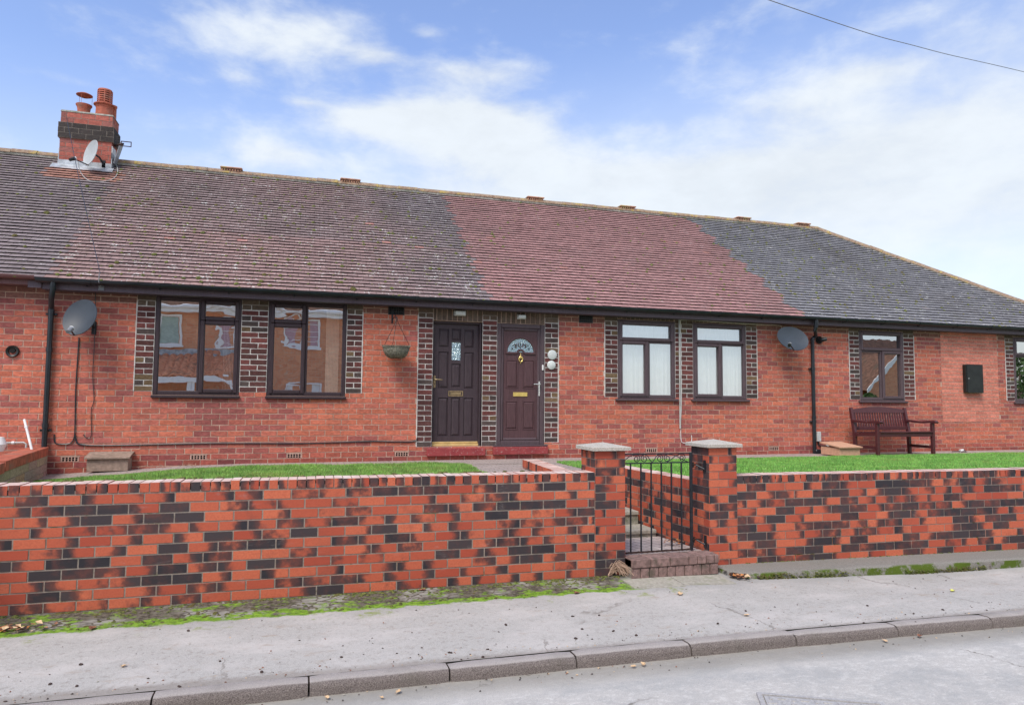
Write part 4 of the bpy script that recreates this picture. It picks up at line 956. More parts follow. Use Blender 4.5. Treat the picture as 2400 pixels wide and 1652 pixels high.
m = MB(); m.box((X0, WY-.09, Z0), (X1, WY-.006, Z1), 'black_box', bev=.008); m.build('case', mc, merge=True)
m = MB(); m.box((X0+.015, WY-.104, Z0-.008), (X1+.008, WY-.091, Z1+.005), 'black_box', bev=.006); m.build('door', mc, merge=True); m = MB(); m.tube([(X0+.05, WY-.110, (Z0+Z1)/2), (X0+.05, WY-.103, (Z0+Z1)/2)], .008, 'white_plastic', 8); m.build('lock', mc)
# round vents
for (x, y, r, mt, lb, out) in ((30.5, 823.5, .082, 'black_box', 'round black wall vent left of the left downpipe', 0), (1918, 797, .075, 'black_box', 'black round flue outlet right of the right downpipe', 1)):
    X, Zz = dp(x, y); m = MB(); T = Matrix.Translation((X, WY-.008, Zz))@Matrix.Rotation(math.pi/2, 4, 'X')
    m.lathe([(r, 0), (r, .02), (r*.9, .03), (r*.6, .02), (r*.58, -.02), (.001, -.02)], mt, 22, T)
    if out: m.tube([(X, WY-.02, Zz), (X+.01, WY-.10, Zz+.0), (X+.07, WY-.15, Zz+.01)], [.04, .04, .03], 'black_plastic', 12)
    else:
        m.tube([(X, WY+.01, Zz+.01), (X, WY-.03, Zz+.01)], .035, 'hole_dark', 10)
    tag(m.build('wall_vent', None, smooth=True, loc=(X, WY, Zz)), lb, 'vent')
# hanging basket with its bracket
zh = lambda a, b: dp(880+a/11.4, 710+b/11.4, WY-.02)
bx0, bz1 = zh(455, 200); _, bz0 = zh(455, 540)
bk = thing('basket_bracket', (bx0, WY, bz0), 'black iron bracket holding the hanging basket beside the left door', 'bracket')
hy = WY-.27; hx = atY(930, 750, hy).x; hz = atY(930, 749, hy).z
m = MB(); m.box((bx0-.012, WY-.016, bz0), (bx0+.012, WY-.006, bz1+.01), 'black_iron'); m.tube([(bx0, WY-.016, bz1-.02), (hx, hy, hz+.03)], .008, 'black_iron', 6); m.tube([(bx0, WY-.016, bz0+.05), ((bx0+hx)/2, (WY+hy)/2, bz0+.09), (hx*.9+bx0*.1, hy*.9+WY*.1, hz+.02)], .006, 'black_iron', 6); m.tube([(hx, hy, hz+.04), (hx+.005, hy-.01, hz+.01), (hx, hy, hz-.01)], .009, 'black_iron', 6); m.build('arm', bk)
cz = atY(930, 812, hy).z; br_ = .205
hb = thing('hanging_basket', (hx, hy, cz-.19), 'empty wicker hanging basket on chains beside the left door', 'hanging basket')
m = MB(); N = 40; rows = []
for i in range(15):
    t = i/14; r = br_*math.cos(t*1.30)**.75; z = cz-.185*math.sin(t*1.45)
    rows.append([(hx+(r*(1+.02*math.sin(k*7.3+i*2.1)))*math.cos(2*math.pi*k/N), hy+(r*(1+.02*math.sin(k*7.3+i*2.1)))*math.sin(2*math.pi*k/N), z+.006*math.sin(k*3.1+i*5)) for k in range(N)])
m.grid(rows, 'wicker', closev=True); m.face([(hx+br_*.96*math.cos(2*math.pi*k/N), hy+br_*.96*math.sin(2*math.pi*k/N), cz-.02) for k in range(N)], 'soil')
bowl = m.build('bowl', hb, smooth=True)
m = MB()
for k in range(46):
    t = 2*math.pi*k/46; m.tube([(hx+br_*1.0*math.cos(t), hy+br_*math.sin(t), cz-.025), (hx+br_*1.05*math.cos(t+.12), hy+br_*1.05*math.sin(t+.12), cz+.008), (hx+br_*1.0*math.cos(t+.25), hy+br_*math.sin(t+.25), cz-.02)], .006, 'wicker', 5)
m.build('rim', hb)
for k, t in enumerate((3.5, 4.3, 6.1)):
    m = MB(); m.tube([(hx, hy, hz-.005), (hx+br_*math.cos(t), hy+br_*math.sin(t), cz+.01)], .0045, 'rusty_iron', 5); m.build('chain', hb)
# gas / water fittings on the wall
z6 = lambda a, b: (1850+a/3.989, 720+b/3.989)
g = thing('outside_tap_pipe', (W(*z6(262, 1290))[0], WY, 1.), 'white box and dark pipe low on the wall left of the bench', 'pipe')
m = MB(); X, Zz = W(*z6(262, 1205)); m.box((X-.045, WY-.06, Zz-.10), (X+.045, WY-.006, Zz+.09), 'grey_plastic', bev=.01); m.build('box', g, merge=True)
m = MB(); m.tube(wp([(262, 1240), (264, 1285), (290, 1296), (415, 1300)], z6, .03), .012, 'black_iron', 7); m.tube(wp([(340, 1285), (350, 1300)], z6, .03), .018, 'cable_grey', 7); m.build('pipe', g)
# ------------------------------------------------------------------ meter boxes on the path
def lidbox(x0, x1, yf, yb, z0, h, mt, label, slope=.05, lid=.02):
    r = thing('wooden_box', ((x0+x1)/2, (yf+yb)/2, z0), label, 'box')
    m = MB(); m.box((x0+.015, yf+.02, z0+.015), (x1-.015, yb, z0+h-.015), mt, bev=.004); m.build('body', r, merge=True)
    m = MB(); P = [(x0-.01, yf-.02, z0+h-.012), (x1+.01, yf-.02, z0+h-.012), (x1+.01, yb, z0+h+slope), (x0-.01, yb, z0+h+slope)]
    m.grid([[Vector(p) for p in P], [Vector(p)+Vector((0, 0, lid)) for p in P]], mt, closev=True); m.face([Vector(p)+Vector((0, 0, lid)) for p in P], mt); m.face(P[::-1], mt)
    m.build('lid', r); return r
lidbox(-2.76, -2.22, 10.93, WY-.01, pathz(-2.5), .20, 'weathered_wood', 'weathered grey wooden box with lid against the wall under the left dish')
p, q = atZ(*z6(425, 1392), .76), atZ(*z6(700, 1397), .76)
lidbox(p.x+.0, q.x+.02, 10.36, 10.86, .757, .17, 'tan_board', 'low tan board box beside the bench', .05)
st = MB(); 
for k in range(14):
    a = Vector((-2.6+R_.random()*1.3, 11.02+R_.random()*.12, .745)); d = Vector((R_.random()-.5, (R_.random()-.5)*.4, .04+.1*R_.random()))*.26; st.tube([a, a+d], .0035, 'twig', 4)
tag(st.build('dead_stalks', None, loc=(-2, 11.05, .74)), 'dry dead stalks lying at the wall foot by the grey wooden box', 'stalks', kind='stuff')
# ------------------------------------------------------------------ bench
bn = thing('garden_bench', (10.76, 10.55, .757), 'dark red brown slatted wooden bench against the brick wall', 'bench')
bx0_, bx1_ = 10.10, 11.46; yF, yB = 10.27, 10.85; g0 = .757; sw = .07
for X in (bx0_, bx1_-sw):
    m = MB(); m.box((X, yF, g0), (X+sw-.01, yF+.06, g0+.60), 'bench_wood', bev=.006); m.build('leg', bn, merge=True)
    m = MB()
    P = [(yB-.05, g0), (yB+.0, g0), (yB+.02, g0+.42), (yB+.10, g0+.87), (yB+.055, g0+.88), (yB-.04, g0+.42)]
    m.prism(P, X, X+sw-.015, lambda a, b, d: (d, a, b), 'bench_wood'); m.build('leg', bn, merge=True)
    m = MB(); m.prism([(yF-.06, g0+.60), (yF-.075, g0+.625), (yF-.05, g0+.65), (yF+.08, g0+.645), (yF+.25, g0+.625), (yB+.04, g0+.655), (yB+.03, g0+.615), (yF+.25, g0+.59), (yF+.08, g0+.602)], X-.008, X+sw+.0, lambda a, b, d: (d, a, b), 'bench_wood'); m.build('armrest', bn, merge=True)
    m = MB(); m.box((X+.015, yF+.06, g0+.13), (X+sw-.025, yB-.05, g0+.18), 'bench_wood', bev=.004); m.build('side_rail', bn, merge=True)
    m = MB(); m.prism([(yF+.06, g0+.37), (yF+.06, g0+.425), (yB-.04, g0+.40), (yB-.04, g0+.34)], X+.012, X+sw-.022, lambda a, b, d: (d, a, b), 'bench_wood'); m.build('seat_rail', bn, merge=True)
m = MB()
for k in range(6):
    y = yF-.012+k*.088; m.box((bx0_+(sw if k == 0 else .01), y, g0+.428-.004*k), (bx1_-(sw if k == 0 else .01), y+.072, g0+.452-.004*k), 'bench_wood', bev=.005)
m.box((bx0_+sw, yF+.012, g0+.355), (bx1_-sw, yF+.035, g0+.424), 'bench_wood', bev=.004); m.build('seat', bn, merge=True)
by = lambda z: yB+.005+.075*max(0, (z-g0-.42)/.45)
m = MB(); n = 16; P = []
for i in range(n+1): P.append((bx0_+sw-.012+(bx1_-bx0_-2*sw+.02)*i/n, g0+.845+.055*math.sin(math.pi*i/n)))
P += [(bx1_-sw+.005, g0+.78), (bx0_+sw-.005, g0+.78)]
m.prism(P, -.02, .02, lambda a, b, d: (a, by(b)+d, b), 'bench_wood'); m.box((bx0_+sw-.01, by(g0+.47)-.018, g0+.455), (bx1_-sw+.01, by(g0+.47)+.018, g0+.52), 'bench_wood', bev=.004)
for k in range(20):
    x = bx0_+sw+.02+k*(bx1_-bx0_-2*sw-.04-.038)/19
    za, zb2 = g0+.515, g0+.79; m.prism([(x, za), (x+.031, za), (x+.031, zb2), (x, zb2)], -.008, .008, lambda a, b, d: (a, by(b)+d, b), 'bench_wood')
m.build('backrest', bn, merge=True)
# small litter by the bench
X, _ = W(*z6(1470, 1345)); m = MB()
m.tube([(X-.2, 10.9, .77), (X-.05, 10.86, .775), (X+.06, 10.84, .80), (X+.12, 10.85, .765), (X, 10.88, .765)], .009, 'black_plastic', 6); m.tube([(X-.04, 10.86, .785), (X+.05, 10.86, .80)], [.03, .02], 'white_plastic', 8)
tag(m.build('hose_end', None, smooth=True, loc=(X, 10.86, .76)), 'short black hose with white fitting right of the bench', 'hose')
# ------------------------------------------------------------------ left corner: low side wall, pipe, pole
sw_ = thing('garden_side_wall', (-3.2, 9.9, .7), 'low pale brick side wall with red coping at the left edge', 'wall')
A, B = Vector((-3.275, 11.14, 0)), Vector((-2.945, 8.35, 0)); B = A+(B-A)*1.9
dv = (B-A).normalized(); nv = Vector((-dv.y, dv.x, 0))     # nv points to +X side
if nv.x < 0: nv = -nv
Lw = (B-A).length; zt = 1.035; z0_ = .50
m = MB(); fs = lambda u, v, d: A+dv*u+nv*d+Vector((0, 0, v))
backing(m, fs, 0, Lw, z0_, zt-.115, [], 'mortar_grey')
lay(m, fs, 0, Lw, z0_, zt-.115, .45, .098, .006, [], lambda u, v: tuple(x*(.85+.3*R_.random()) for x in (.44, .33, .245)), 'house_brick', .005, .001)
fs2 = lambda u, v, d: A+dv*u-nv*(.225+d)+Vector((0, 0, v))
m.face([fs2(0, z0_, 0), fs2(Lw, z0_, 0), fs2(Lw, zt-.115, 0), fs2(0, zt-.115, 0)], 'mortar_grey'); m.face([fs(0, zt-.115, 0), fs(Lw, zt-.115, 0), fs2(Lw, zt-.115, 0), fs2(0, zt-.115, 0)], 'mortar_grey'); m.face([fs(Lw, z0_, 0), fs2(Lw, z0_, 0), fs2(Lw, zt-.115, 0), fs(Lw, zt-.115, 0)], 'mortar_grey'); m.build('wall', sw_)
sgs = [(0, 2.28, .0), (2.31, Lw, -.012)]
for a, b, dz in sgs:
    m = MB(); P = lambda u, o, z: A+dv*u+nv*o+Vector((0, 0, z+dz))
    c = [(.012, zt-.113), (.012, zt-.004), (.006, zt), (-.232, zt), (-.238, zt-.004), (-.238, zt-.113)]
    m.grid([[P(u, o, z) for o, z in c] for u in (a+.002, b-.002)], 'terracotta', closev=True); m.face([P(a+.002, o, z) for o, z in c], 'terracotta'); m.face([P(b-.002, o, z) for o, z in c[::-1]], 'terracotta'); m.build('coping', sw_)
X, Zz = W(0, 1053); X2, Z2 = W(64, 1036)
pp = thing('waste_pipe', (X, WY, Zz), 'grey waste pipe with white fitting on the wall at far left', 'pipe')
m = MB(); m.tube([(X-.5, WY-.04, Z2-.01), (X2-.03, WY-.04, Z2), (X2, WY-.04, Z2-.02), (X2, WY-.04, Z2-.3)], .012, 'grey_plastic', 8); m.tube([(X2-.17, WY-.04, Z2-.003), (X2-.14, WY-.04, Z2-.003)], .02, 'white_plastic', 8); m.build('pipe', pp, smooth=True)
q = atY(-4, 1041, 10.6); m = MB(); m.lathe([(.001, .1), (.06, .09), (.095, .0), (.06, -.09), (.001, -.1)], 'white_plastic', 20, Matrix.Translation(q)); tag(m.build('white_globe_light', None, smooth=True, loc=tuple(q)), 'round white globe at the far left edge behind the side wall', 'globe light')
a, b = atY(57, 983, 10.9), atY(74, 1052, 10.7); m = MB(); m.tube([a, b+(b-a)*.5], .016, 'white_plastic', 8); m.tube([a+(b-a)*.25, a+(b-a)*.29], .022, 'white_plastic', 8); tag(m.build('white_pole', None, smooth=True, loc=tuple(b)), 'white plastic pole leaning behind the low side wall', 'pole')
# ------------------------------------------------------------------ BOUNDARY WALLS
def wcol(u, v):
    q = R_.random(); g, h = R_.random(), R_.random(); n = mnoise.noise(Vector((u*1.1, v*2, 4)))
    q -= n*.04
    if q < .24: e = (R_.random()*.2, R_.random()*.2, .0)
    elif q < .44: e = (0, .5+.4*R_.random(), .08+.1*R_.random())
    elif q < .62: e = (.5+.4*R_.random(), 0, .08+.1*R_.random())
    elif q < .88: e = (.6*R_.random(), .6*R_.random(), .14+.22*R_.random())
    else: e = (.12*R_.random(), .15*R_.random(), .62+.14*R_.random())
    return (e, g, h)
def wcol_dark(u, v):
    c = wcol(u, v)
    if R_.random() < .30: return ((.3*R_.random(), .3*R_.random(), .40+.25*R_.random()), c[1], c[2])
    return c
def boundary(name, A, B, height, nrow, label, colf, mort, thick=.225, z0=0., J=.0125):
    A, B = Vector((*A, 0)), Vector((*B, 0)); dv = (B-A).normalized(); nv = Vector((dv.y, -dv.x, 0)); L = (B-A).length    # nv towards the street
    root = thing(name, ((A.x+B.x)/2, (A.y+B.y)/2, z0), label, 'wall')
    ct = height-.085
    for side in (0, 1):
        if side == 0: fn = lambda u, v, d: A+dv*u+nv*d+Vector((0, 0, v))
        else: fn = lambda u, v, d: B-dv*u-nv*(thick+d)+Vector((0, 0, v))
        m = MB(); backing(m, fn, 0, L, z0-.25, height-.004, [], mort)
        lay(m, fn, 0, L, z0, ct, .235, (ct-z0)/nrow, J, [], colf, 'wall_brick', .004, .0, grad=True)
        m.build('brick_face' if side == 0 else 'inner_face', root)
    m = MB(); fn = lambda u, o, z: A+dv*u-nv*o+Vector((0, 0, z))
    k = int(L/.0785); w = L/k
    for i in range(k):
        a, b = i*w+.0045, (i+1)*w-.0045; c = colf(i*.3, 5); dk = c[0][2]+(.12 if c[0][0] > .5 or c[0][1] > .5 else 0)
        dz = (R_.random()-.5)*.006; do = (R_.random()-.5)*.005
        P = [fn(u, o, z) for u in (a, b) for o in (-.005+do, thick+.005+do) for z in (ct+.007, height+dz)]
        cc = (dk, c[1], c[2], 1); l, r_ = (dk+max(0, c[0][0])*.6, c[1], c[2], 1), (dk+max(0, c[0][1])*.6, c[1], c[2], 1)
        tp = cc
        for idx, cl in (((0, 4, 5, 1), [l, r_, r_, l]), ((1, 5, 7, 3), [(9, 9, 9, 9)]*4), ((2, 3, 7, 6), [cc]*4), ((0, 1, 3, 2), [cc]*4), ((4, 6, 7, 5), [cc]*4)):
            m.face([P[j] for j in idx], 'coping_top_skylit' if cl[0][0] == 9 else 'wall_brick', cl)
        if R_.random() < .62:
            q0 = ct+.01+.04*R_.random(); m.box(tuple(fn(b-.001, -.004, q0)), tuple(fn(b+.009, .02, min(height-.012, q0+.03+.06*R_.random()))), 'hole_dark')
    m.face([fn(0, .003, height-.005), fn(L, .003, height-.005), fn(L, thick-.003, height-.005), fn(0, thick-.003, height-.005)], mort)
    m.build('coping', root)
    for u in (0, L):
        m = MB(); m.face([fn(u, .001, z0-.2), fn(u, thick-.001, z0-.2), fn(u, thick-.001, height-.006), fn(u, .001, height-.006)], mort); m.build('end', root)
    return root
LA = (-5.2, 6.64); LB = (2.862, 6.495)
boundary('boundary_wall', LA, LB, 1.022, 11, 'two tone red and black brick boundary wall left of the gate', wcol, 'mortar_grey')
RA = (4.515, 6.512); RB = (11.5, 6.19)
boundary('boundary_wall', RA, RB, .95, 10, 'darker mossy brick boundary wall right of the gate', wcol_dark, 'mortar_mossy', z0=.0, J=.010)
def pillar(x0, x1, y0, y1, h, nrow, label, zt2):
    root = thing('gate_pillar', ((x0+x1)/2, (y0+y1)/2, 0), label, 'pillar'); m = MB()
    faces = [(lambda u, v, d: (x0+u, y0-d, v), x1-x0), (lambda u, v, d: (x1+d, y0+u, v), y1-y0), (lambda u, v, d: (x1-u, y1+d, v), x1-x0), (lambda u, v, d: (x0-d, y1-u, v), y1-y0)]
    for i, (fn, w) in enumerate(faces):
        backing(m, fn, 0, w, -.2, h, [], 'mortar_grey')
        lay(m, fn, -.0045, w+.0045, 0, h, .235, h/nrow, .0095, [], wcol, 'wall_brick', .0045, .0, grad=True, phase=(.117 if i % 2 else 0))
    m.build('shaft', root)
    m = MB(); o = .048; cx_, cy_ = (x0+x1)/2, (y0+y1)/2
    R4 = lambda e, z: [(x0-o+e, y0-o+e, z), (x1+o-e, y0-o+e, z), (x1+o-e, y1+o-e, z), (x0-o+e, y1+o-e, z)]
    rs = [R4(.03, h+.002), R4(0, h+.004), R4(0, h+.035), R4(.006, h+.040)]; m.grid(rs, 'capstone', closev=True)
    for i in range(4): m.face([rs[3][i], rs[3][(i+1) % 4], (cx_, cy_, zt2)], 'capstone')
    m.face(R4(.03, h+.002)[::-1], 'capstone'); m.build('capstone', root)
    return root
pillar(2.864, 3.188, 6.49, 6.84, 1.235, 15, 'brick pillar with pale pyramid cap left of the gate', 1.312)
pillar(4.178, 4.512, 6.51, 6.85, 1.250, 15, 'brick pillar with pale pyramid cap right of the gate', 1.332)
# entrance passage: retaining walls, steps
def retaining(name, A, B, h, label, z0=.0):
    return boundary(name, A, B, h, 8, label, wcol, 'mortar_grey', thick=.215, z0=z0)
retaining('retaining_wall', (4.175, 6.856), (3.93, 9.0), .875, 'brick retaining wall with soldier coping right of the entrance steps', .04) if False else None
def rwall(A, B, h, label, n):
    A, B = Vector((*A, 0)), Vector((*B, 0)); dv = (B-A).normalized(); nv = Vector((-dv.y, dv.x, 0))*n; L = (B-A).length; th = .215
    root = thing('retaining_wall', ((A.x+B.x)/2, (A.y+B.y)/2, 0), label, 'wall'); ct = h-.11
    for side in (0, 1):
        fn = (lambda u, v, d: A+dv*u+nv*d+Vector((0, 0, v))) if side == 0 else (lambda u, v, d: A+dv*u-nv*(th+d)+Vector((0, 0, v)))
        m = MB(); backing(m, fn, 0, L, -.1, h-.004, [], 'mortar_grey'); lay(m, fn, 0, L, .02, ct, .235, (ct-.02)/9, .0105, [], wcol, 'wall_brick', .004, .0, grad=True); m.build('brick_face' if side == 0 else 'inner_face', root)
    m = MB(); k = int(L/.0785); w = L/k; fn = lambda u, o, z: A+dv*u-nv*o+Vector((0, 0, z))
    for i in range(k):
        a, b = i*w+.0045, (i+1)*w-.0045; c = wcol(i, 3); dk = c[0][2]+.2*R_.random(); cc = (dk, c[1], c[2], 1)
        P = [fn(u, o, z) for u in (a, b) for o in (-.005, th+.005) for z in (ct+.007, h+(R_.random()-.5)*.006)]
        for k_, idx in enumerate(((0, 4, 5, 1), (1, 5, 7, 3), (2, 3, 7, 6), (0, 1, 3, 2), (4, 6, 7, 5))): m.face([P[j] for j in idx], 'coping_top_skylit' if k_ == 1 else 'wall_brick', cc)
    m.face([fn(0, .003, h-.005), fn(L, .003, h-.005), fn(L, th, h-.005), fn(0, th, h-.005)], 'mortar_grey'); m.face([fn(L, .0, 0), fn(L, th, 0), fn(L, th, h-.005), fn(L, .0, h-.005)], 'mortar_grey'); m.build('coping', root)
rwall((4.176, 6.856), (3.93, 9.1), .875, 'brick retaining wall on the right side of the entrance steps', 1)
rwall((3.17, 6.846), (3.36, 9.70), .875, 'low brick retaining wall on the left side of the entrance steps', -1)
# front step: two courses of pavers, under the gate
es = thing('entrance_steps', (3.65, 7.2, 0), 'paved entrance step and concrete steps rising behind the gate', 'steps')
m = MB()
def clay(): f = .8+.35*R_.random(); return (.27*f, .175*f, .16*f, 1)
n1 = [.49, .20, .09, .09, .06]; x = 3.194
for r, (za, zb2, yo) in enumerate(((-.02, .088, 6.345), (.094, .178, 6.335))):
    x = 3.195 if r == 0 else 3.19
    while x < 4.165:
        w = .098 if r == 0 else .213 if x < 3.7 else .1
        xe = min(x+w-.006, 4.172); m.box((x, yo, za), (xe, 6.55, zb2), 'step_clay', clay(), bev=.006); x += w
m.box((3.19, 6.36, -.05), (4.172, 6.56, .165), 'mortar_grey'); m.build('front_step', es, merge=True)
m = MB(); m.face([(3.19, 6.56, .155), (4.176, 6.56, .155), (4.12, 7.47, .152), (3.19, 7.47, .152)], 'pale_paving'); m.face([(3.19, 6.56, .1), (4.176, 6.56, .1), (4.176, 6.56, .176), (3.19, 6.56, .176)], 'step_clay', clay()); m.build('paved_floor', es)
hs = [(.15, 7.45, .235), (.235, 7.82, .393), (.393, 8.25, .56), (.56, 8.65, .758)]
for k, (za, yf, zb2) in enumerate(hs):
    yb = hs[k+1][1]+.03 if k < 3 else 9.2
    m = MB(); m.box((3.40, yf+.02, 0), (4.13-.11*(yf-6.9), yb, zb2-.045), 'flaunching'); m.box((3.40, yf, zb2-.044), (4.13-.11*(yf-6.9), yb, zb2), 'slab_grey', bev=.006); m.build('step', es, merge=True)
# ------------------------------------------------------------------ gate
gt = thing('garden_gate', (3.64, 6.66, .16), 'black wrought iron garden gate with scrolled top', 'gate'); GY = 6.66
gx0, gx1 = 3.215, 4.065; gz0, gz1, gz2 = .172, 1.083, 1.19
m = MB(); m.box((gx1-.028, GY-.014, gz0-.01), (gx1, GY+.014, gz2+.005), 'black_iron', bev=.003)
m.box((gx0-.02, GY-.004, gz0-.008), (gx1-.028, GY+.004, gz0+.01), 'rusty_iron'); m.box((gx0-.02, GY-.012, gz1), (gx1-.028, GY+.012, gz1+.012), 'black_iron'); m.box((gx0-.03, GY-.012, gz2-.012), (gx1-.028, GY+.012, gz2), 'black_iron')
m.box((gx0-.008, GY-.011, gz0), (gx0+.016, GY+.011, gz1), 'black_iron'); m.build('frame', gt, merge=True)
nb = 6; sp_ = (gx1-.014-gx0)/7
for k in range(1, 7):
    x = gx0+.003+sp_*k; m = MB(); m.box((x-.0065, GY-.0065, gz0+.01), (x+.0065, GY+.0065, gz1), 'black_iron'); m.build('bar', gt)
def spiral(cx, cz, r, turns, a0, sgn, tail):
    P = [(cx+sgn*r*(1-.72*i/28)*math.cos(a0+turns*2*math.pi*i/28), GY, cz+r*(1-.72*i/28)*math.sin(a0+turns*2*math.pi*i/28)) for i in range(29)]
    return [(*tail[:1], GY, tail[1])] * 0 + [(t_[0], GY, t_[1]) for t_ in tail] + P
zc_ = (gz1+gz2)/2+.003; w = gx1-.03-gx0; unit = w/5
for (cx_, sgn, tx) in ((1.22, -1, .06), (1.78, 1, 2.22), (2.95, -1, 2.28), (3.35, 1, 3.9+.0), ):
    pass
def scroll(cxf, sgn, endf):
    # circle scroll whose tail sweeps from the top of the spiral down to the lower rail
    cx_ = gx0+w*cxf; r = .034; ex = gx0+w*endf; d = 1 if ex > cx_ else -1
    P = [(ex, GY, gz1+.012), (ex+(cx_-ex)*.25, GY, gz1+.035), (ex+(cx_-ex)*.55, GY, gz1+.075), (ex+(cx_-ex)*.8, GY, gz2-.016)]
    a0 = math.pi/2
    for i in range(0, 30):
        t = i/29; rr = r*(1.25-.95*t); ang = a0+d*(t*2*math.pi*1.45) 
        P.append((cx_-0+rr*math.cos(ang), GY, zc_-.004+rr*math.sin(ang)*1.0))
    m = MB(); m.tube(P, .0045, 'black_iron', 6); m.build('scroll', gt, smooth=True)
scroll(.235, 1, .0); scroll(.345, 1, .455); scroll(.565, 1, .455); scroll(.675, 1, .97); scroll(.89, 1, .97-.3)
m = MB(); m.box((gx0-.05, GY-.02, .93), (gx0+.03, GY-.012, .965), 'black_iron'); m.tube([(gx0+.01, GY-.02, .948), (gx0+.05, GY-.03, .948)], .006, 'black_iron', 6); m.box((gx0-.028, GY-.03, .905), (gx0-.012, GY+.02, .99), 'rusty_iron'); m.build('latch', gt)
for z in (1.06, .27):
    m = MB(); m.box((gx1-.01, GY-.012, z-.004), (4.176, GY+.012, z+.008), 'rusty_iron'); m.tube([(gx1+.018, GY, z-.03), (gx1+.018, GY, z+.03)], .010, 'rusty_iron', 8)
    m.box((4.166, GY-.10, z-.075), (4.176, GY-.055, z+.055), 'black_iron'); m.tube([(4.165, GY-.078, z-.04), (4.10, GY-.02, z)], .009, 'black_iron', 6); m.build('hinge', gt)
# ------------------------------------------------------------------ SETTING
def sheet(name, pts, mt, kind='structure', **k):
    m = MB(); m.face(pts, mt); o = m.build(name); tag(o, kind=kind); return o
# ground to the horizon
sheet('ground', [(-400, -400, -.45), (400, -400, -.45), (400, 400, -.45), (-400, 400, -.45)], 'ground_earth')
def pz(X, Y): return -(6.56-.019*X-Y)*.045 - .026*max(0, min(X-3.4, 3.2))*max(0, min(1, (Y-5.0)/1.0))
kb = lambda X: 4.905-.016*max(X, -9)-(.009*(X-2)**2 if X > 2 else 0)*.6      # back of kerb
m = MB(); xs = [-14+i*.5 for i in range(70)]
rowsP = []
for x in xs:
    yb = 6.56-.019*x+.05 if x < 3 else 6.56
    y0 = kb(x)+.0015; rowsP.append([(x, y0+(yb+.1-y0)*t, pz(x, y0+(yb+.1-y0)*t)) for t in (0, .15, .3, .45, .6, .75, .9, 1)])
m.grid(rowsP, 'pavement'); tag(m.build('pavement', smooth=True), kind='structure')
# kerb stones
m = MB(); x = -13.6; ktz = lambda x: pz(x, kb(x))+.0
while x < 20:
    L = .915; xe = x+L-.012
    if x > 2.9: L = .96; xe = x+L-.012
    prof = [(.0, -.25), (.0, -.003), (-.008, .002), (-.095, .004), (-.118, -.002), (-.135, -.018), (-.143, -.04), (-.145, -.25)]
    dz = (R_.random()-.5)*.008; dy = (R_.random()-.5)*.010; R2 = []
    nn = 9
    for i in range(nn+1):
        u = x+(xe-x)*i/nn; sh = .008 if i in (0, nn) else 0
        R2.append([(u, kb(u)+dy+o+(sh*(1 if o < -.05 else 0)) + .004*mnoise.noise(Vector((u*6, o*20, 1))), ktz(u)+dz+z-(sh*.7 if z > -.1 else 0)+.004*mnoise.noise(Vector((u*7, o*25, 4)))) for o, z in prof])
    m.grid(R2, 'kerb_stone'); m.face(R2[0], 'kerb_stone'); m.face(R2[-1][::-1], 'kerb_stone')
    x += L
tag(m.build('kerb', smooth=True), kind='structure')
m = MB(); m.grid([[(x, kb(x)-o, ktz(x)-.008) for o in (.0, .11)] for x in xs], 'soil'); tag(m.build('kerb_bedding'), kind='structure')
# road
m = MB(); rowsP = []
for x in xs:
    y1 = kb(x)-.05; rowsP.append([(x, y1-(y1+1.9)*t, ktz(x)-.085+.05*math.sin(math.pi*min(t*1, 1))) for t in [0, .05, .1, .2, .3, .45, .6, .8, 1]])
m.grid(rowsP, 'road'); tag(m.build('road', smooth=True), kind='structure')
m = MB(); m.face([(-14, -1.9, -.15), (21, -1.9, -.15), (21, -4.5, -.1), (-14, -4.5, -.1)], 'pavement'); tag(m.build('far_pavement'), kind='structure')
sheet('road_ends', [(-200, -1.9, -.20), (-14, -1.9, -.20), (-14, 4.7, -.20), (-200, 4.7, -.20)], 'road'); sheet('road_ends', [(20.5, -1.9, -.20), (200, -1.9, -.20), (200, 4.4, -.20), (20.5, 4.4, -.20)], 'road')
# slabs by the gate
m = MB(); zs = lambda X, Y: pz(X, Y)
for a, b in ((3.08, 3.60), (3.61, 4.16)):
    P = [(a, 6.03+.01*a), (b, 6.02), (b, 6.335), (a, 6.335)]; m.prism(P, -.03, .006, lambda u, v, d: (u, v, zs(u, v)+d), 'slab_grey')
tag(m.build('gate_slabs'), kind='structure')
# raised kerb ledge under the right wall
lf = lambda x: 6.13-.046*(x-4.6); m = MB(); R2 = []; xx = [4.22, 4.24, 4.30, 4.42, 4.55]+[4.7+i*.25 for i in range(32)]
for i, x in enumerate(xx):
    ins = [.28, .17, .07, .02, 0][i] if i < 5 else 0
    yF_ = lf(x)+ins; zt_ = .022-.004*(x-4.2)
    yw = 6.512-(x-4.515)*.046+.01
    b_ = pz(x, yF_)-.03
    R2.append([(x, yF_, b_), (x, yF_+.004, zt_-.022+.004*mnoise.noise(Vector((x*5, 0, 0)))), (x, yF_+.02, zt_-.004), (x, yF_+.05, zt_+.003*mnoise.noise(Vector((x*4, 2, 0)))), (x, yw, zt_+.004)])
m.grid(R2, 'ledge_concrete'); m.face(R2[0], 'ledge_concrete'); tag(m.build('kerb_ledge', smooth=True), kind='structure')
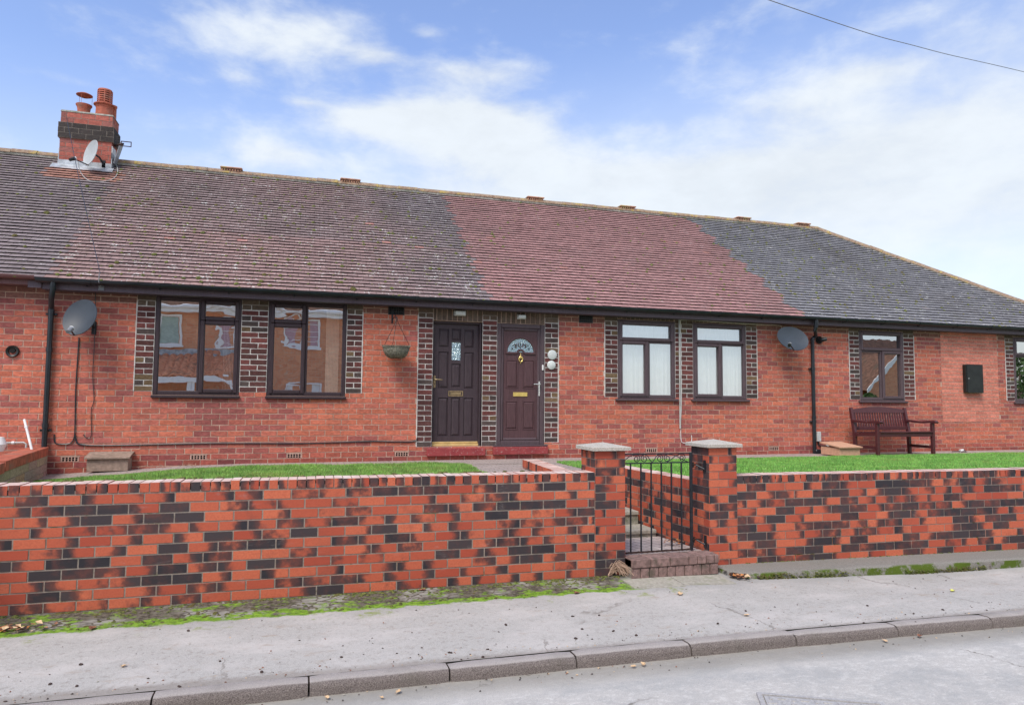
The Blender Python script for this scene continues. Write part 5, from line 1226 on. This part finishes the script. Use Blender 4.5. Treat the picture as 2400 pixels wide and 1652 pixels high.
# garden ground: earth, paths
m = MB()
def gpath(x0, x1, y0, y1, mt, n=24, dz=0.):
    P = [[(x0+(x1-x0)*i/n, y, pathz(x0+(x1-x0)*i/n)+dz) for y in (y0, y1)] for i in range(n+1)]; mm = MB(); mm.grid(P, mt); return mm
LF = 10.45
tag(gpath(-3.3, 17.2, LF-.1, WY+.01, 'block_paving').build('garden_path'), kind='structure')
mm = MB(); mm.face([(2.35, 6.75, .752), (3.17, 6.85, .752), (3.36, LF-.098, .752), (2.35, LF-.098, .752)], 'block_paving'); mm.face([(3.40, 8.9, .761), (3.93, 8.9, .761), (3.93, LF-.098, .761), (3.37, LF-.098, .761)], 'block_paving'); tag(mm.build('entrance_path'), kind='structure')
tag(gpath(-3.4, 2.42, 6.75, LF, 'lawn_base', 24, -.0+.004).build('lawn_soil'), kind='structure')
mm = MB(); mm.face([(4.19, 6.75, .758), (17, 6.3, .758), (17, LF-.05, .758), (4.0, LF-.05, .758)], 'lawn_base'); tag(mm.build('lawn_soil'), kind='structure')
mm = MB(); mm.face([(-9, 6.8, .6), (-3.3, 6.8, .6), (-3.3, WY, .6), (-9, WY, .6)], 'block_paving'); tag(mm.build('neighbour_yard'), kind='structure')
# grass
def grass(name, n, reg, zf, hgt, mt, label, seed, wid=.004, clump=0):
    rg = np.random.default_rng(seed); pts = []
    x = reg[0]+(reg[1]-reg[0])*rg.random(n); y = reg[2]+(reg[3]-reg[2])*np.sqrt(rg.random(n)); keep = reg[4](x, y); x, y = x[keep], y[keep]; n = len(x)
    z = np.array([zf(a) for a in x]); ang = rg.random(n)*6.283; ln = rg.random(n)*6.283
    cl = np.array([mnoise.noise(Vector((a*1.7, b*1.7, 0))) for a, b in zip(x, y)]); h = hgt*(.5+.8*rg.random(n))*(1+clump*np.clip(cl, -.5, 1.))
    w = wid*(.7+.6*rg.random(n)); dx, dy = np.cos(ang)*w, np.sin(ang)*w; lx, ly = np.cos(ln)*h*.45*rg.random(n), np.sin(ln)*h*.45*rg.random(n)
    V = np.empty((n, 5, 3)); V[:, 0] = np.stack([x-dx, y-dy, z], 1); V[:, 1] = np.stack([x+dx, y+dy, z], 1)
    V[:, 2] = np.stack([x+dx*.8+lx*.4, y+dy*.8+ly*.4, z+h*.6], 1); V[:, 3] = np.stack([x-dx*.8+lx*.4, y-dy*.8+ly*.4, z+h*.6], 1); V[:, 4] = np.stack([x+lx, y+ly, z+h], 1)
    me = bpy.data.meshes.new(name); me.vertices.add(5*n); me.vertices.foreach_set('co', V.reshape(-1).astype(np.float32))
    b = np.arange(n)*5; li = np.stack([b, b+1, b+2, b+3, b+3, b+2, b+4], 1).reshape(-1).astype(np.int32)
    me.loops.add(7*n); me.loops.foreach_set('vertex_index', li); ls = np.stack([np.arange(n)*7, np.arange(n)*7+4], 1).reshape(-1).astype(np.int32)
    me.polygons.add(2*n); me.polygons.foreach_set('loop_start', ls); me.update(calc_edges=True); me.validate()
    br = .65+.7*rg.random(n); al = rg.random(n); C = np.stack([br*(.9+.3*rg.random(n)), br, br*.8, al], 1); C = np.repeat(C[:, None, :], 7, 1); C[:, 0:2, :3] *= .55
    at = me.color_attributes.new('bc', 'FLOAT_COLOR', 'CORNER'); at.data.foreach_set('color', C.reshape(-1).astype(np.float32)); me.materials.append(MATS[mt])
    o = bpy.data.objects.new(name, me); scn.collection.objects.link(o); tag(o, label, 'grass', kind='stuff'); return o
def edgeL(x, y): 
    e = np.array([.10*mnoise.noise(Vector((a*1.8, 0, 3))) for a in x]); return (y < 10.33+e*.6-.32*np.clip(-1.6-x, 0, 2)) & (x < 2.42-.0*(y-9)+e) & (x > -3.2+.12*(11.1-y)+.04)
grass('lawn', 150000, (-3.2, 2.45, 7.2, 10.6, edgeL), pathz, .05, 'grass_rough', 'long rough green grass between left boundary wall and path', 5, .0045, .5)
def edgeR(x, y):
    e = np.array([.03*mnoise.noise(Vector((a*2.3, 0, 8))) for a in x]); return (y < LF-.08+e) & (x > 4.20-.11*(y-6.85)) & (y > 6.75-.046*(x-4.5))
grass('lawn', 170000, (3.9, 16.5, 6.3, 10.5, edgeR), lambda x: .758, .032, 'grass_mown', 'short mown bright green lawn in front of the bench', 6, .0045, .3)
# ivy-like weeds creeping on to the coping and tufts at the lawn edge
sp = []
for k in range(70): x = -3+5.2*R_.random()**1.3; sp.append((Vector((x, 6.79-.019*x+.02*R_.random(), 1.02)), .012+.02*R_.random()))
tag(lumps(sp, mt='moss').build('coping_moss'), 'yellow green moss along the back edge of the left coping', 'moss', kind='stuff')
# moss and weeds at the foot of the left wall
sp = []
for k in range(700):
    x = -4+7.2*R_.random(); lim = .47+(.44-.47)*min(1, max(0, (x+2.6)/5.7)); u = R_.random(); dw = (u**1.7)*lim*.95
    if mnoise.noise(Vector((x*1.8, dw*6, 2))) < (-.05 if dw > .06 else -.3): continue
    Y = 6.56-.019*x-dw-.02; sp.append((Vector((x, Y-.005, pz(x, Y))), .008+.022*R_.random()*(1 if dw < .1 else .6)))
tag(lumps(sp, flat=.38).build('wall_foot_moss'), 'bright green moss and weeds along the foot of the left wall', 'moss', kind='stuff')
sp = []
for k in range(1300):
    x = 4.5+5.8*R_.random(); Y = lf(x)-.004-.012*R_.random(); 
    if mnoise.noise(Vector((x*1.1, 3, 2))) < -.12: continue
    sp.append((Vector((x, Y, pz(x, Y)+.055*R_.random()**1.6)), .005+.008*R_.random()))
for k in range(200): x = 4.6+6*R_.random(); sp.append((Vector((x, 6.512-(x-4.515)*.046-.012*R_.random(),   .024-.004*(x-4.2))), .006+.012*R_.random()))
tag(lumps(sp).build('ledge_moss'), 'dark green moss along the ledge under the right wall', 'moss', kind='stuff')
# ------------------------------------------------------------------ leaves, clods, twigs
def leaf(P, s, mt, label, group=None, name='fallen_leaf'):
    m = MB(); a = R_.random()*6.28; n = 10; c, si = math.cos(a), math.sin(a)
    out = []
    for i in range(n):
        t = 2*math.pi*i/n; r = s*(.55+.45*abs(math.cos(t*.5+.3)))*(1+.25*(R_.random()-.5)); x, y = r*math.cos(t), r*.62*math.sin(t)
        out.append(Vector((P[0]+x*c-y*si, P[1]+x*si+y*c, P[2]+.004+.35*s*abs(math.sin(t))*R_.random()+.006)))
    ce = Vector((P[0], P[1], P[2]+.004))
    for i in range(n): m.face([ce, out[i], out[(i+1) % n]], mt)
    m.tube([out[0], out[0]+(out[0]-ce)*.6], .0015, 'twig', 4)
    return tag(m.build(name, None, loc=tuple(P)), label, 'leaf', group)
def gp(x, y, road=False):
    z = -.05
    for _ in range(6):
        p = atZ(x, y, z); z = (ktz(p.x)-.085+.01) if road else pz(p.x, p.y)
    return atZ(x, y, z)
z10 = lambda a, b: (1800+a/2.6517, 1050+b/2.6517)
z11 = lambda a, b: (1200+a/3.865, 1250+b/3.865)
for (q, s, mt, lb) in ((z10(717, 775), .07, 'leaf_orange', 'large orange leaf at the foot of the mossy ledge'), (z11(1525, 550), .05, 'leaf_tan', 'pale tan leaf on the pavement in front of the gate'), (z10(1150, 890), .04, 'leaf_yellow', 'small yellow green leaf on the pavement at right'),
      (z11(1700, 360), .04, 'leaf_orange', 'orange leaf at the foot of the front step'), (z11(1535, 350), .03, 'leaf_brown', 'dark brown leaf against the front step'), (z11(2120, 745), .03, 'leaf_tan', 'peach coloured leaf on the pavement beside a dark clod'),
      (z11(580, 545), .04, 'leaf_brown', 'brown leaf on the mossy strip near the dry grass clump'), ((218, 1473), .045, 'leaf_brown', 'curled brown leaf at the mossy strip edge on the left'), ((288, 1563), .025, 'leaf_tan', 'tiny tan leaf on the left pavement'), ((990, 1384), .04, 'leaf_brown', 'brown leaf at the wall foot midway along the left wall')):
    leaf(gp(*q), s, mt, lb)
for (q, s, mt, lb) in ((z11(1190, 1188), .035, 'leaf_tan', 'yellow brown leaf in the gutter at the kerb joint'), (z11(1105, 1212), .025, 'leaf_tan', 'small pale leaf in the gutter by the yellow brown leaf'), (z10(728, 1203), .03, 'leaf_tan', 'tan leaf on the road below the right kerb'), ((935, 1622), .03, 'leaf_tan', 'pale leaf on the road left of centre'), ((895, 1637), .02, 'leaf_tan', 'tiny pale leaf at the bottom edge of the road'), ((766, 1637), .028, 'leaf_tan', 'tan leaf in the gutter below the kerb crack'), (z10(945, 1170), .035, 'leaf_brown', 'brown leaf lying against the right kerb face')):
    leaf(gp(*q, True), s, mt, lb)
for q in ((530/2.79, 1080+1330/2.79), (1445/2.79, 1080+1310/2.79), (1170/2.79, 1080+1475/2.79), (500/2.79, 1080+1470/2.79), (600+38/2.6517, 1050+1390/2.65), (600+1205/2.65, 1050+1270/2.65), (600+1437/2.65, 1050+1252/2.65), (600+1405/2.65, 1050+1298/2.65), (600+1550/2.65, 1050+1098/2.65), z11(575, 950), z11(550, 750), z11(920, 885), z11(630, 865), z11(1865, 815), z11(2120, 703), z10(615, 980), z10(905, 1028), z10(918, 1083), z10(595, 1087), z10(1087, 1005), (600+530/2.65, 1050+1297/2.65), z11(1130, 925), z11(790, 742), (320/2.79, 1080+1463/2.79), (1228/2.79, 1080+1112/2.79)):
    p = gp(*q); m = lumps([(p+Vector((R_.uniform(-.008, .008), R_.uniform(-.008, .008), .002)), .007+.006*R_.random()) for _ in range(2)], mt='clod_dark', flat=.8)
    tag(m.build('dirt_clod', None, loc=tuple(p)), 'small dark clod of dirt on the grey pavement', 'clod', 'clods scattered on the pavement')
def litter(name, cx, cy, rx, ry, n, zf, label):
    m = MB()
    for k in range(n):
        x, y = cx+rx*R_.gauss(0, .5), cy+ry*R_.gauss(0, .5); z = zf(x, y)+.004+.02*R_.random()*math.exp(-((x-cx)/rx)**2); s = .012+.02*R_.random(); a = R_.random()*6.28; mt = R_.choice(['leaf_brown', 'leaf_brown', 'leaf_tan', 'clod_dark', 'leaf_orange'])
        P = [Vector((x+s*math.cos(a+t)*f, y+s*math.sin(a+t)*f, z+R_.random()*s*.9)) for t, f in ((0, 1), (1.3, .6), (3.1, 1), (4.6, .6))]; m.face(P, mt)
    return tag(m.build(name, None, loc=(cx, cy, 0)), label, 'leaf litter', kind='stuff')
c = gp(*z10(1340, 752)); litter('leaf_litter', c.x, c.y+.02, .42, .05, 160, pz, 'heap of brown leaf scraps against the right end of the ledge')
c = gp(*z10(1000, 765)); litter('leaf_litter', c.x-.4, c.y+.02, 1.1, .04, 120, pz, 'thin scatter of leaf scraps along the ledge foot')
litter('leaf_litter', 4.32, 6.22, .13, .10, 120, lambda x, y: pz(x, y)+.01, 'dark leaf debris at the foot of the right pillar')
c = gp(20, 1480); litter('leaf_litter', c.x-.1, c.y+.02, .35, .09, 110, pz, 'brown leaves and twigs at the foot of the left wall')
litter('leaf_litter', 4.0, 6.95, .12, .10, 40, lambda x, y: .182, 'few dry leaves in the corner behind the gate')
m = MB(); 
for k in range(950):
    x = -4+14*R_.random(); q = R_.random()
    if q < .45: Y = kb(x)+.01+abs(R_.gauss(0, .12)); z = pz(x, Y)
    elif q < .7: Y = kb(x)-.16-abs(R_.gauss(0, .10)); z = ktz(x)-.077
    else: Y = 4.9+1.2*R_.random(); z = pz(x, Y)
    s_ = .003+.006*R_.random()**2; mt = R_.choice(['clod_dark', 'clod_dark', 'soil', 'slab_grey', 'leaf_brown', 'leaf_tan'])
    a_ = R_.random()*6; P = [Vector((x+s_*math.cos(a_+t)*f_, Y+s_*math.sin(a_+t)*f_, z+.002)) for t, f_ in ((0, 1.4), (1.6, .7), (3.1, 1.3), (4.7, .8))]; T_ = Vector((x, Y, z+.002+s_*.8))
    for i in range(4): m.face([P[i], P[(i+1) % 4], T_], mt)
tag(m.build('grit'), 'fine grit and leaf crumbs strewn on the pavement and in the gutter', 'grit', kind='stuff')
m = MB(); c0 = gp(1434, 1350)
for k in range(60):
    a = R_.random()*1.0-.95; L = .10+.20*R_.random(); h = .05+.09*R_.random(); s0 = Vector((c0.x-.04+.04*R_.random(), c0.y+.03*R_.random(), pz(c0.x, c0.y)+.02*R_.random()))
    P = [s0+Vector((L*t*math.cos(a), L*t*math.sin(a)*.9, h*math.sin(math.pi*min(1, t*.95)))) for t in (0, .25, .5, .75, 1)]; m.tube(P, .0032, 'twig', 4, cap=False)
tag(m.build('dry_grass_clump', None, loc=tuple(c0)), 'clump of dry straw coloured stalks at the left pillar foot by the step', 'dry plant')
m = MB(); a, b = gp(1800+350/2.65+0, 1050+795/2.65), gp(1800+490/2.65, 1050+793/2.65); m.tube([a+Vector((0, 0, .008)), b+Vector((0, 0, .008))], .005, 'twig', 5); tag(m.build('twig', None, loc=tuple(a)), 'straight pale twig at the foot of the ledge', 'twig')
# ------------------------------------------------------------------ iron cover in the road
def gr(x, y): 
    z = -.16
    for _ in range(4): p = atZ(x, y, z); z = ktz(p.x)-.085+.028
    return p
A = gr(1700+240/3.313, 1560+212/3.313); B = gr(1700+1080/3.313, 1560+282/3.313); du = (B-A); du.z = 0; du = du.normalized(); dn = Vector((du.y, -du.x, 0)); z = A.z+.003
cv = thing('manhole_cover', tuple(A+du*.35+dn*.3), 'worn metal access cover with raised ribs at the bottom of the road', 'manhole cover')
P = lambda u, v, h=0: Vector((A.x, A.y, z+h))+du*u+dn*v
m = MB(); 
for (u0, u1, v0, v1) in ((0, .76, 0, .03), (0, .76, .57, .6), (0, .03, .03, .57), (.73, .76, .03, .57)):
    m.prism([(u0, v0), (u1, v0), (u1, v1), (u0, v1)], -.03, .008, lambda a, b, d: P(a, b, d), 'iron_cover')
m.build('frame', cv)
m = MB(); m.prism([(.04, .04), (.72, .04), (.72, .56), (.04, .56)], -.03, .003, lambda a, b, d: P(a, b, d), 'iron_cover')
for i in range(10):
    for k in range(7):
        u, v = .075+i*.068, .075+k*.072; w, h = (.024, .008) if (i+k) % 2 else (.008, .024); m.prism([(u-w, v-h), (u+w, v-h), (u+w, v+h), (u-w, v+h)], .002, .009, lambda a, b, d: P(a, b, d), 'iron_cover')
m.build('cover_plate', cv)
# ------------------------------------------------------------------ houses across the street (seen in the window glass)
def opp_window(parent, x0, x1, z0, z1, yy, bars, curt, mullion=.5):
    m = MB(); fr = lambda a, b, c, d: m.box((a, yy-.02, c), (b, yy+.05, d), 'white_upvc')
    fr(x0, x0+.07, z0, z1); fr(x1-.07, x1, z0, z1); fr(x0+.07, x1-.07, z0, z0+.07); fr(x0+.07, x1-.07, z1-.07, z1)
    mx = x0+(x1-x0)*mullion; fr(mx-.04, mx+.04, z0+.07, z1-.07)
    for i in range(1, bars): z = z0+(z1-z0)*i/bars; m.box((x0+.07, yy+.01, z-.012), (x1-.07, yy+.03, z+.012), 'white_upvc')
    m.box((x0-.05, yy-.02, z0-.06), (x1+.05, yy+.09, z0-.001), 'white_upvc')
    w = m.build('window', parent); m = MB(); m.face([(x0+.05, yy-.01, z0+.05), (x1-.05, yy-.01, z0+.05), (x1-.05, yy-.01, z1-.05), (x0+.05, yy-.01, z1-.05)], 'room_dark')
    for s in ((x0+.08, x0+.08+(x1-x0)*.22), (x1-.08-(x1-x0)*.22, x1-.08)) if curt != 'curtain_green' else ((x0+.1, x1-.1),):
        m.box((s[0], yy-.008, z0+.08), (s[1], yy+.002, z1-.08), curt)
    m.build('pane', w)
OY = -4.6
def mir(x, y, Y=-4.6):       # reflected sight line reaching the opposite facade
    r = ray(x, y); t1 = WY/r.y; P = EYE+r*t1; r2 = Vector((r.x, -r.y, r.z)); return P+r2*((P.y-Y)/r.y)
op = thing('brick_house', (0, OY, 0), 'two storey brick house with white windows across the street, mirrored in the windows', 'house')
m = MB(); ox0, ox1 = -7.5, 6.2; oe = mir(430, 712).z
for f in ([(ox0, OY, -.3), (ox1, OY, -.3), (ox1, OY, oe), (ox0, OY, oe)], [(ox0, OY, -.3), (ox0, OY-7, -.3), (ox0, OY-7, oe), (ox0, OY, oe)], [(ox1, OY, -.3), (ox1, OY-7, -.3), (ox1, OY-7, oe), (ox1, OY, oe)], [(ox0, OY-7, -.3), (ox1, OY-7, -.3), (ox1, OY-7, oe), (ox0, OY-7, oe)]): m.face(f, 'opposite_brick')
for x in (ox0, ox1): m.face([(x, OY, oe), (x, OY-7, oe), (x, OY-3.5, oe+2.4)], 'opposite_brick')
m.build('wall', op)
m = MB(); m.face([(ox0-.3, OY+.35, oe-.1), (ox1+.3, OY+.35, oe-.1), (ox1+.3, OY-3.5, oe+2.5), (ox0-.3, OY-3.5, oe+2.5)], 'opposite_tile'); m.face([(ox0-.3, OY-7.35, oe-.1), (ox1+.3, OY-7.35, oe-.1), (ox1+.3, OY-3.5, oe+2.5), (ox0-.3, OY-3.5, oe+2.5)], 'opposite_tile'); m.build('roof', op)
m = MB(); m.box((ox0-.3, OY+.33, oe-.30), (ox1+.3, OY+.37, oe-.10), 'white_upvc'); m.box((ox0-.3, OY, oe-.30), (ox1+.3, OY+.33, oe-.28), 'white_upvc'); m.tube([(ox0-.3, OY+.43, oe-.12), (ox1+.3, OY+.43, oe-.12)], .055, 'white_upvc', 8); m.build('fascia', op)
# first-floor windows: positions worked out from their reflections
z8w = lambda a, b: (340+a/4.638, 680+b/4.638)
a, b = mir(*z8w(135, 260)), mir(*z8w(390, 610)); opp_window(op, a.x-.45, b.x, b.z, a.z, OY, 1, 'curtain_green', .42)
a, b = mir(*z8w(800, 300)), mir(*z8w(1250, 630)); opp_window(op, a.x, a.x+1.2, b.z, a.z, OY, 5, 'curtain_pink')
a, b = mir(*z8w(1480, 300)), mir(*z8w(1900, 635)); opp_window(op, b.x-1.25, b.x, b.z, a.z, OY, 5, 'curtain_pink')
a, b = mir(*z8w(1500, 1000)), mir(*z8w(1915, 1200)); opp_window(op, b.x-1.3, b.x, a.z-1.2, a.z, OY, 3, 'curtain_white')
# lean-to porch roof
a, b = mir(*z8w(150, 690), OY+.0), mir(*z8w(150, 945), OY+1.3); xr = mir(*z8w(1000, 700)).x
m = MB(); zt_, zb_ = a.z, b.z; n = int((xr-ox0)/.06)
rows4 = []
for i in range(n+1):
    x = ox0+(xr-ox0)*i/n; wv = .06*abs(math.sin(i*math.pi/4)); rows4.append([Vector((x, OY+1.45*t, zt_+(zb_-zt_)*t+wv+.02*((t*4) % 1))) for t in (0, .24, .26, .49, .51, .74, .76, 1)])
m.grid(rows4, 'porch_tile'); m.box((ox0, OY, zt_-.02), (xr, OY+.05, zt_+.16), 'lead'); m.build('porch_roof', op)
m = MB(); m.box((ox0, OY+1.42, zb_-.18), (xr, OY+1.46, zb_-.0), 'white_upvc'); 
for x in (mir(*z8w(520, 1000), OY+1.3).x, xr-.1, -3.5): m.box((x-.05, OY+1.35, -.1), (x+.05, OY+1.42, zb_-.18), 'white_upvc')
m.build('porch_frame', op)
# a second house further right, its roof and gable seen in the window behind the bench
A_ = mir(2030, 860, -12.); 
o2 = thing('brick_house', (A_.x, -12, 0), 'tiled house with white gable boards further along the street, mirrored behind the bench', 'house')
hx0, hx1 = A_.x-1.9, A_.x+8; 
m = MB()
for f in ([(hx0, -12, -.3), (hx1, -12, -.3), (hx1, -12, 2.9), (hx0, -12, 2.9)], [(hx0, -12, -.3), (hx0, -20, -.3), (hx0, -20, 2.9), (hx0, -12, 2.9)]): m.face(f, 'opposite_brick')
gx = A_.x+.9; m.face([(gx-2.2, -10.5, -.3), (gx+2.2, -10.5, -.3), (gx+2.2, -10.5, 2.6), (gx, -10.5, 4.6), (gx-2.2, -10.5, 2.6)], 'opposite_brick'); m.build('wall', o2)
m = MB(); m.face([(hx0-.3, -11.7, 2.8), (hx1, -11.7, 2.8), (hx1, -16, 6.0), (hx0-.3, -16, 6.0)], 'opposite_tile')
m.face([(gx-2.4, -10.3, 2.45), (gx, -10.3, 4.7), (gx, -14.4, 4.7), (gx-2.4, -11.9, 2.45)], 'opposite_tile'); m.face([(gx+2.4, -10.3, 2.45), (gx, -10.3, 4.7), (gx, -14.4, 4.7), (gx+2.4, -11.9, 2.45)], 'opposite_tile'); m.build('roof', o2)
m = MB(); 
for s in (-1, 1): m.prism([(gx+s*2.45, 2.30), (gx+s*2.45, 2.52), (gx, 4.74), (gx, 4.48)], -10.28, -10.24, lambda a, b, d: (a, d, b), 'white_upvc')
m.build('gable_board', o2)
# conifers further down, reflected in the far right window
def bush(x, y, r, h, label):
    t = thing('tree', (x, y, 0), label, 'tree'); m = MB(); m.tube([(x, y, -.2), (x, y, h*.6), (x+.1, y, h*.8)], [.14, .09, .04], 'twig', 8); m.build('trunk', t)
    m = MB(); rg = R_
    for k in range(2600):
        u, v = rg.random()*6.28, rg.random(); zz = h*(.12+.88*v); rr = r*math.sin(math.pi*min(1, .18+.80*v))**.8*(.55+.5*rg.random())*(1+.25*math.sin(u*3+v*9)); P = Vector((x+rr*math.cos(u), y+rr*math.sin(u), zz)); s = .08+.1*rg.random(); d1_ = Vector((rg.gauss(0, 1), rg.gauss(0, 1), rg.gauss(0, 1))).normalized()*s; d2_ = d1_.orthogonal().normalized()*s*.5
        f = .5+rg.random(); m.face([P-d1_, P+d2_, P+d1_, P-d2_], 'lawn_leaf', (f, f, f, 1))
    m.build('crown', t)
simple('lawn_leaf', (.07, .12, .035), .8, 0, .4, 3)
a = mir(2390, 880, -8.); bush(a.x, -8, 1.9, 4.6, 'dark green tree across the street, mirrored in the far right window'); a = mir(2050, 930, -9.5); bush(a.x-.2, -9.6, 1.0, 2.2, 'round green shrub in front of the gabled house across the street')
clean()
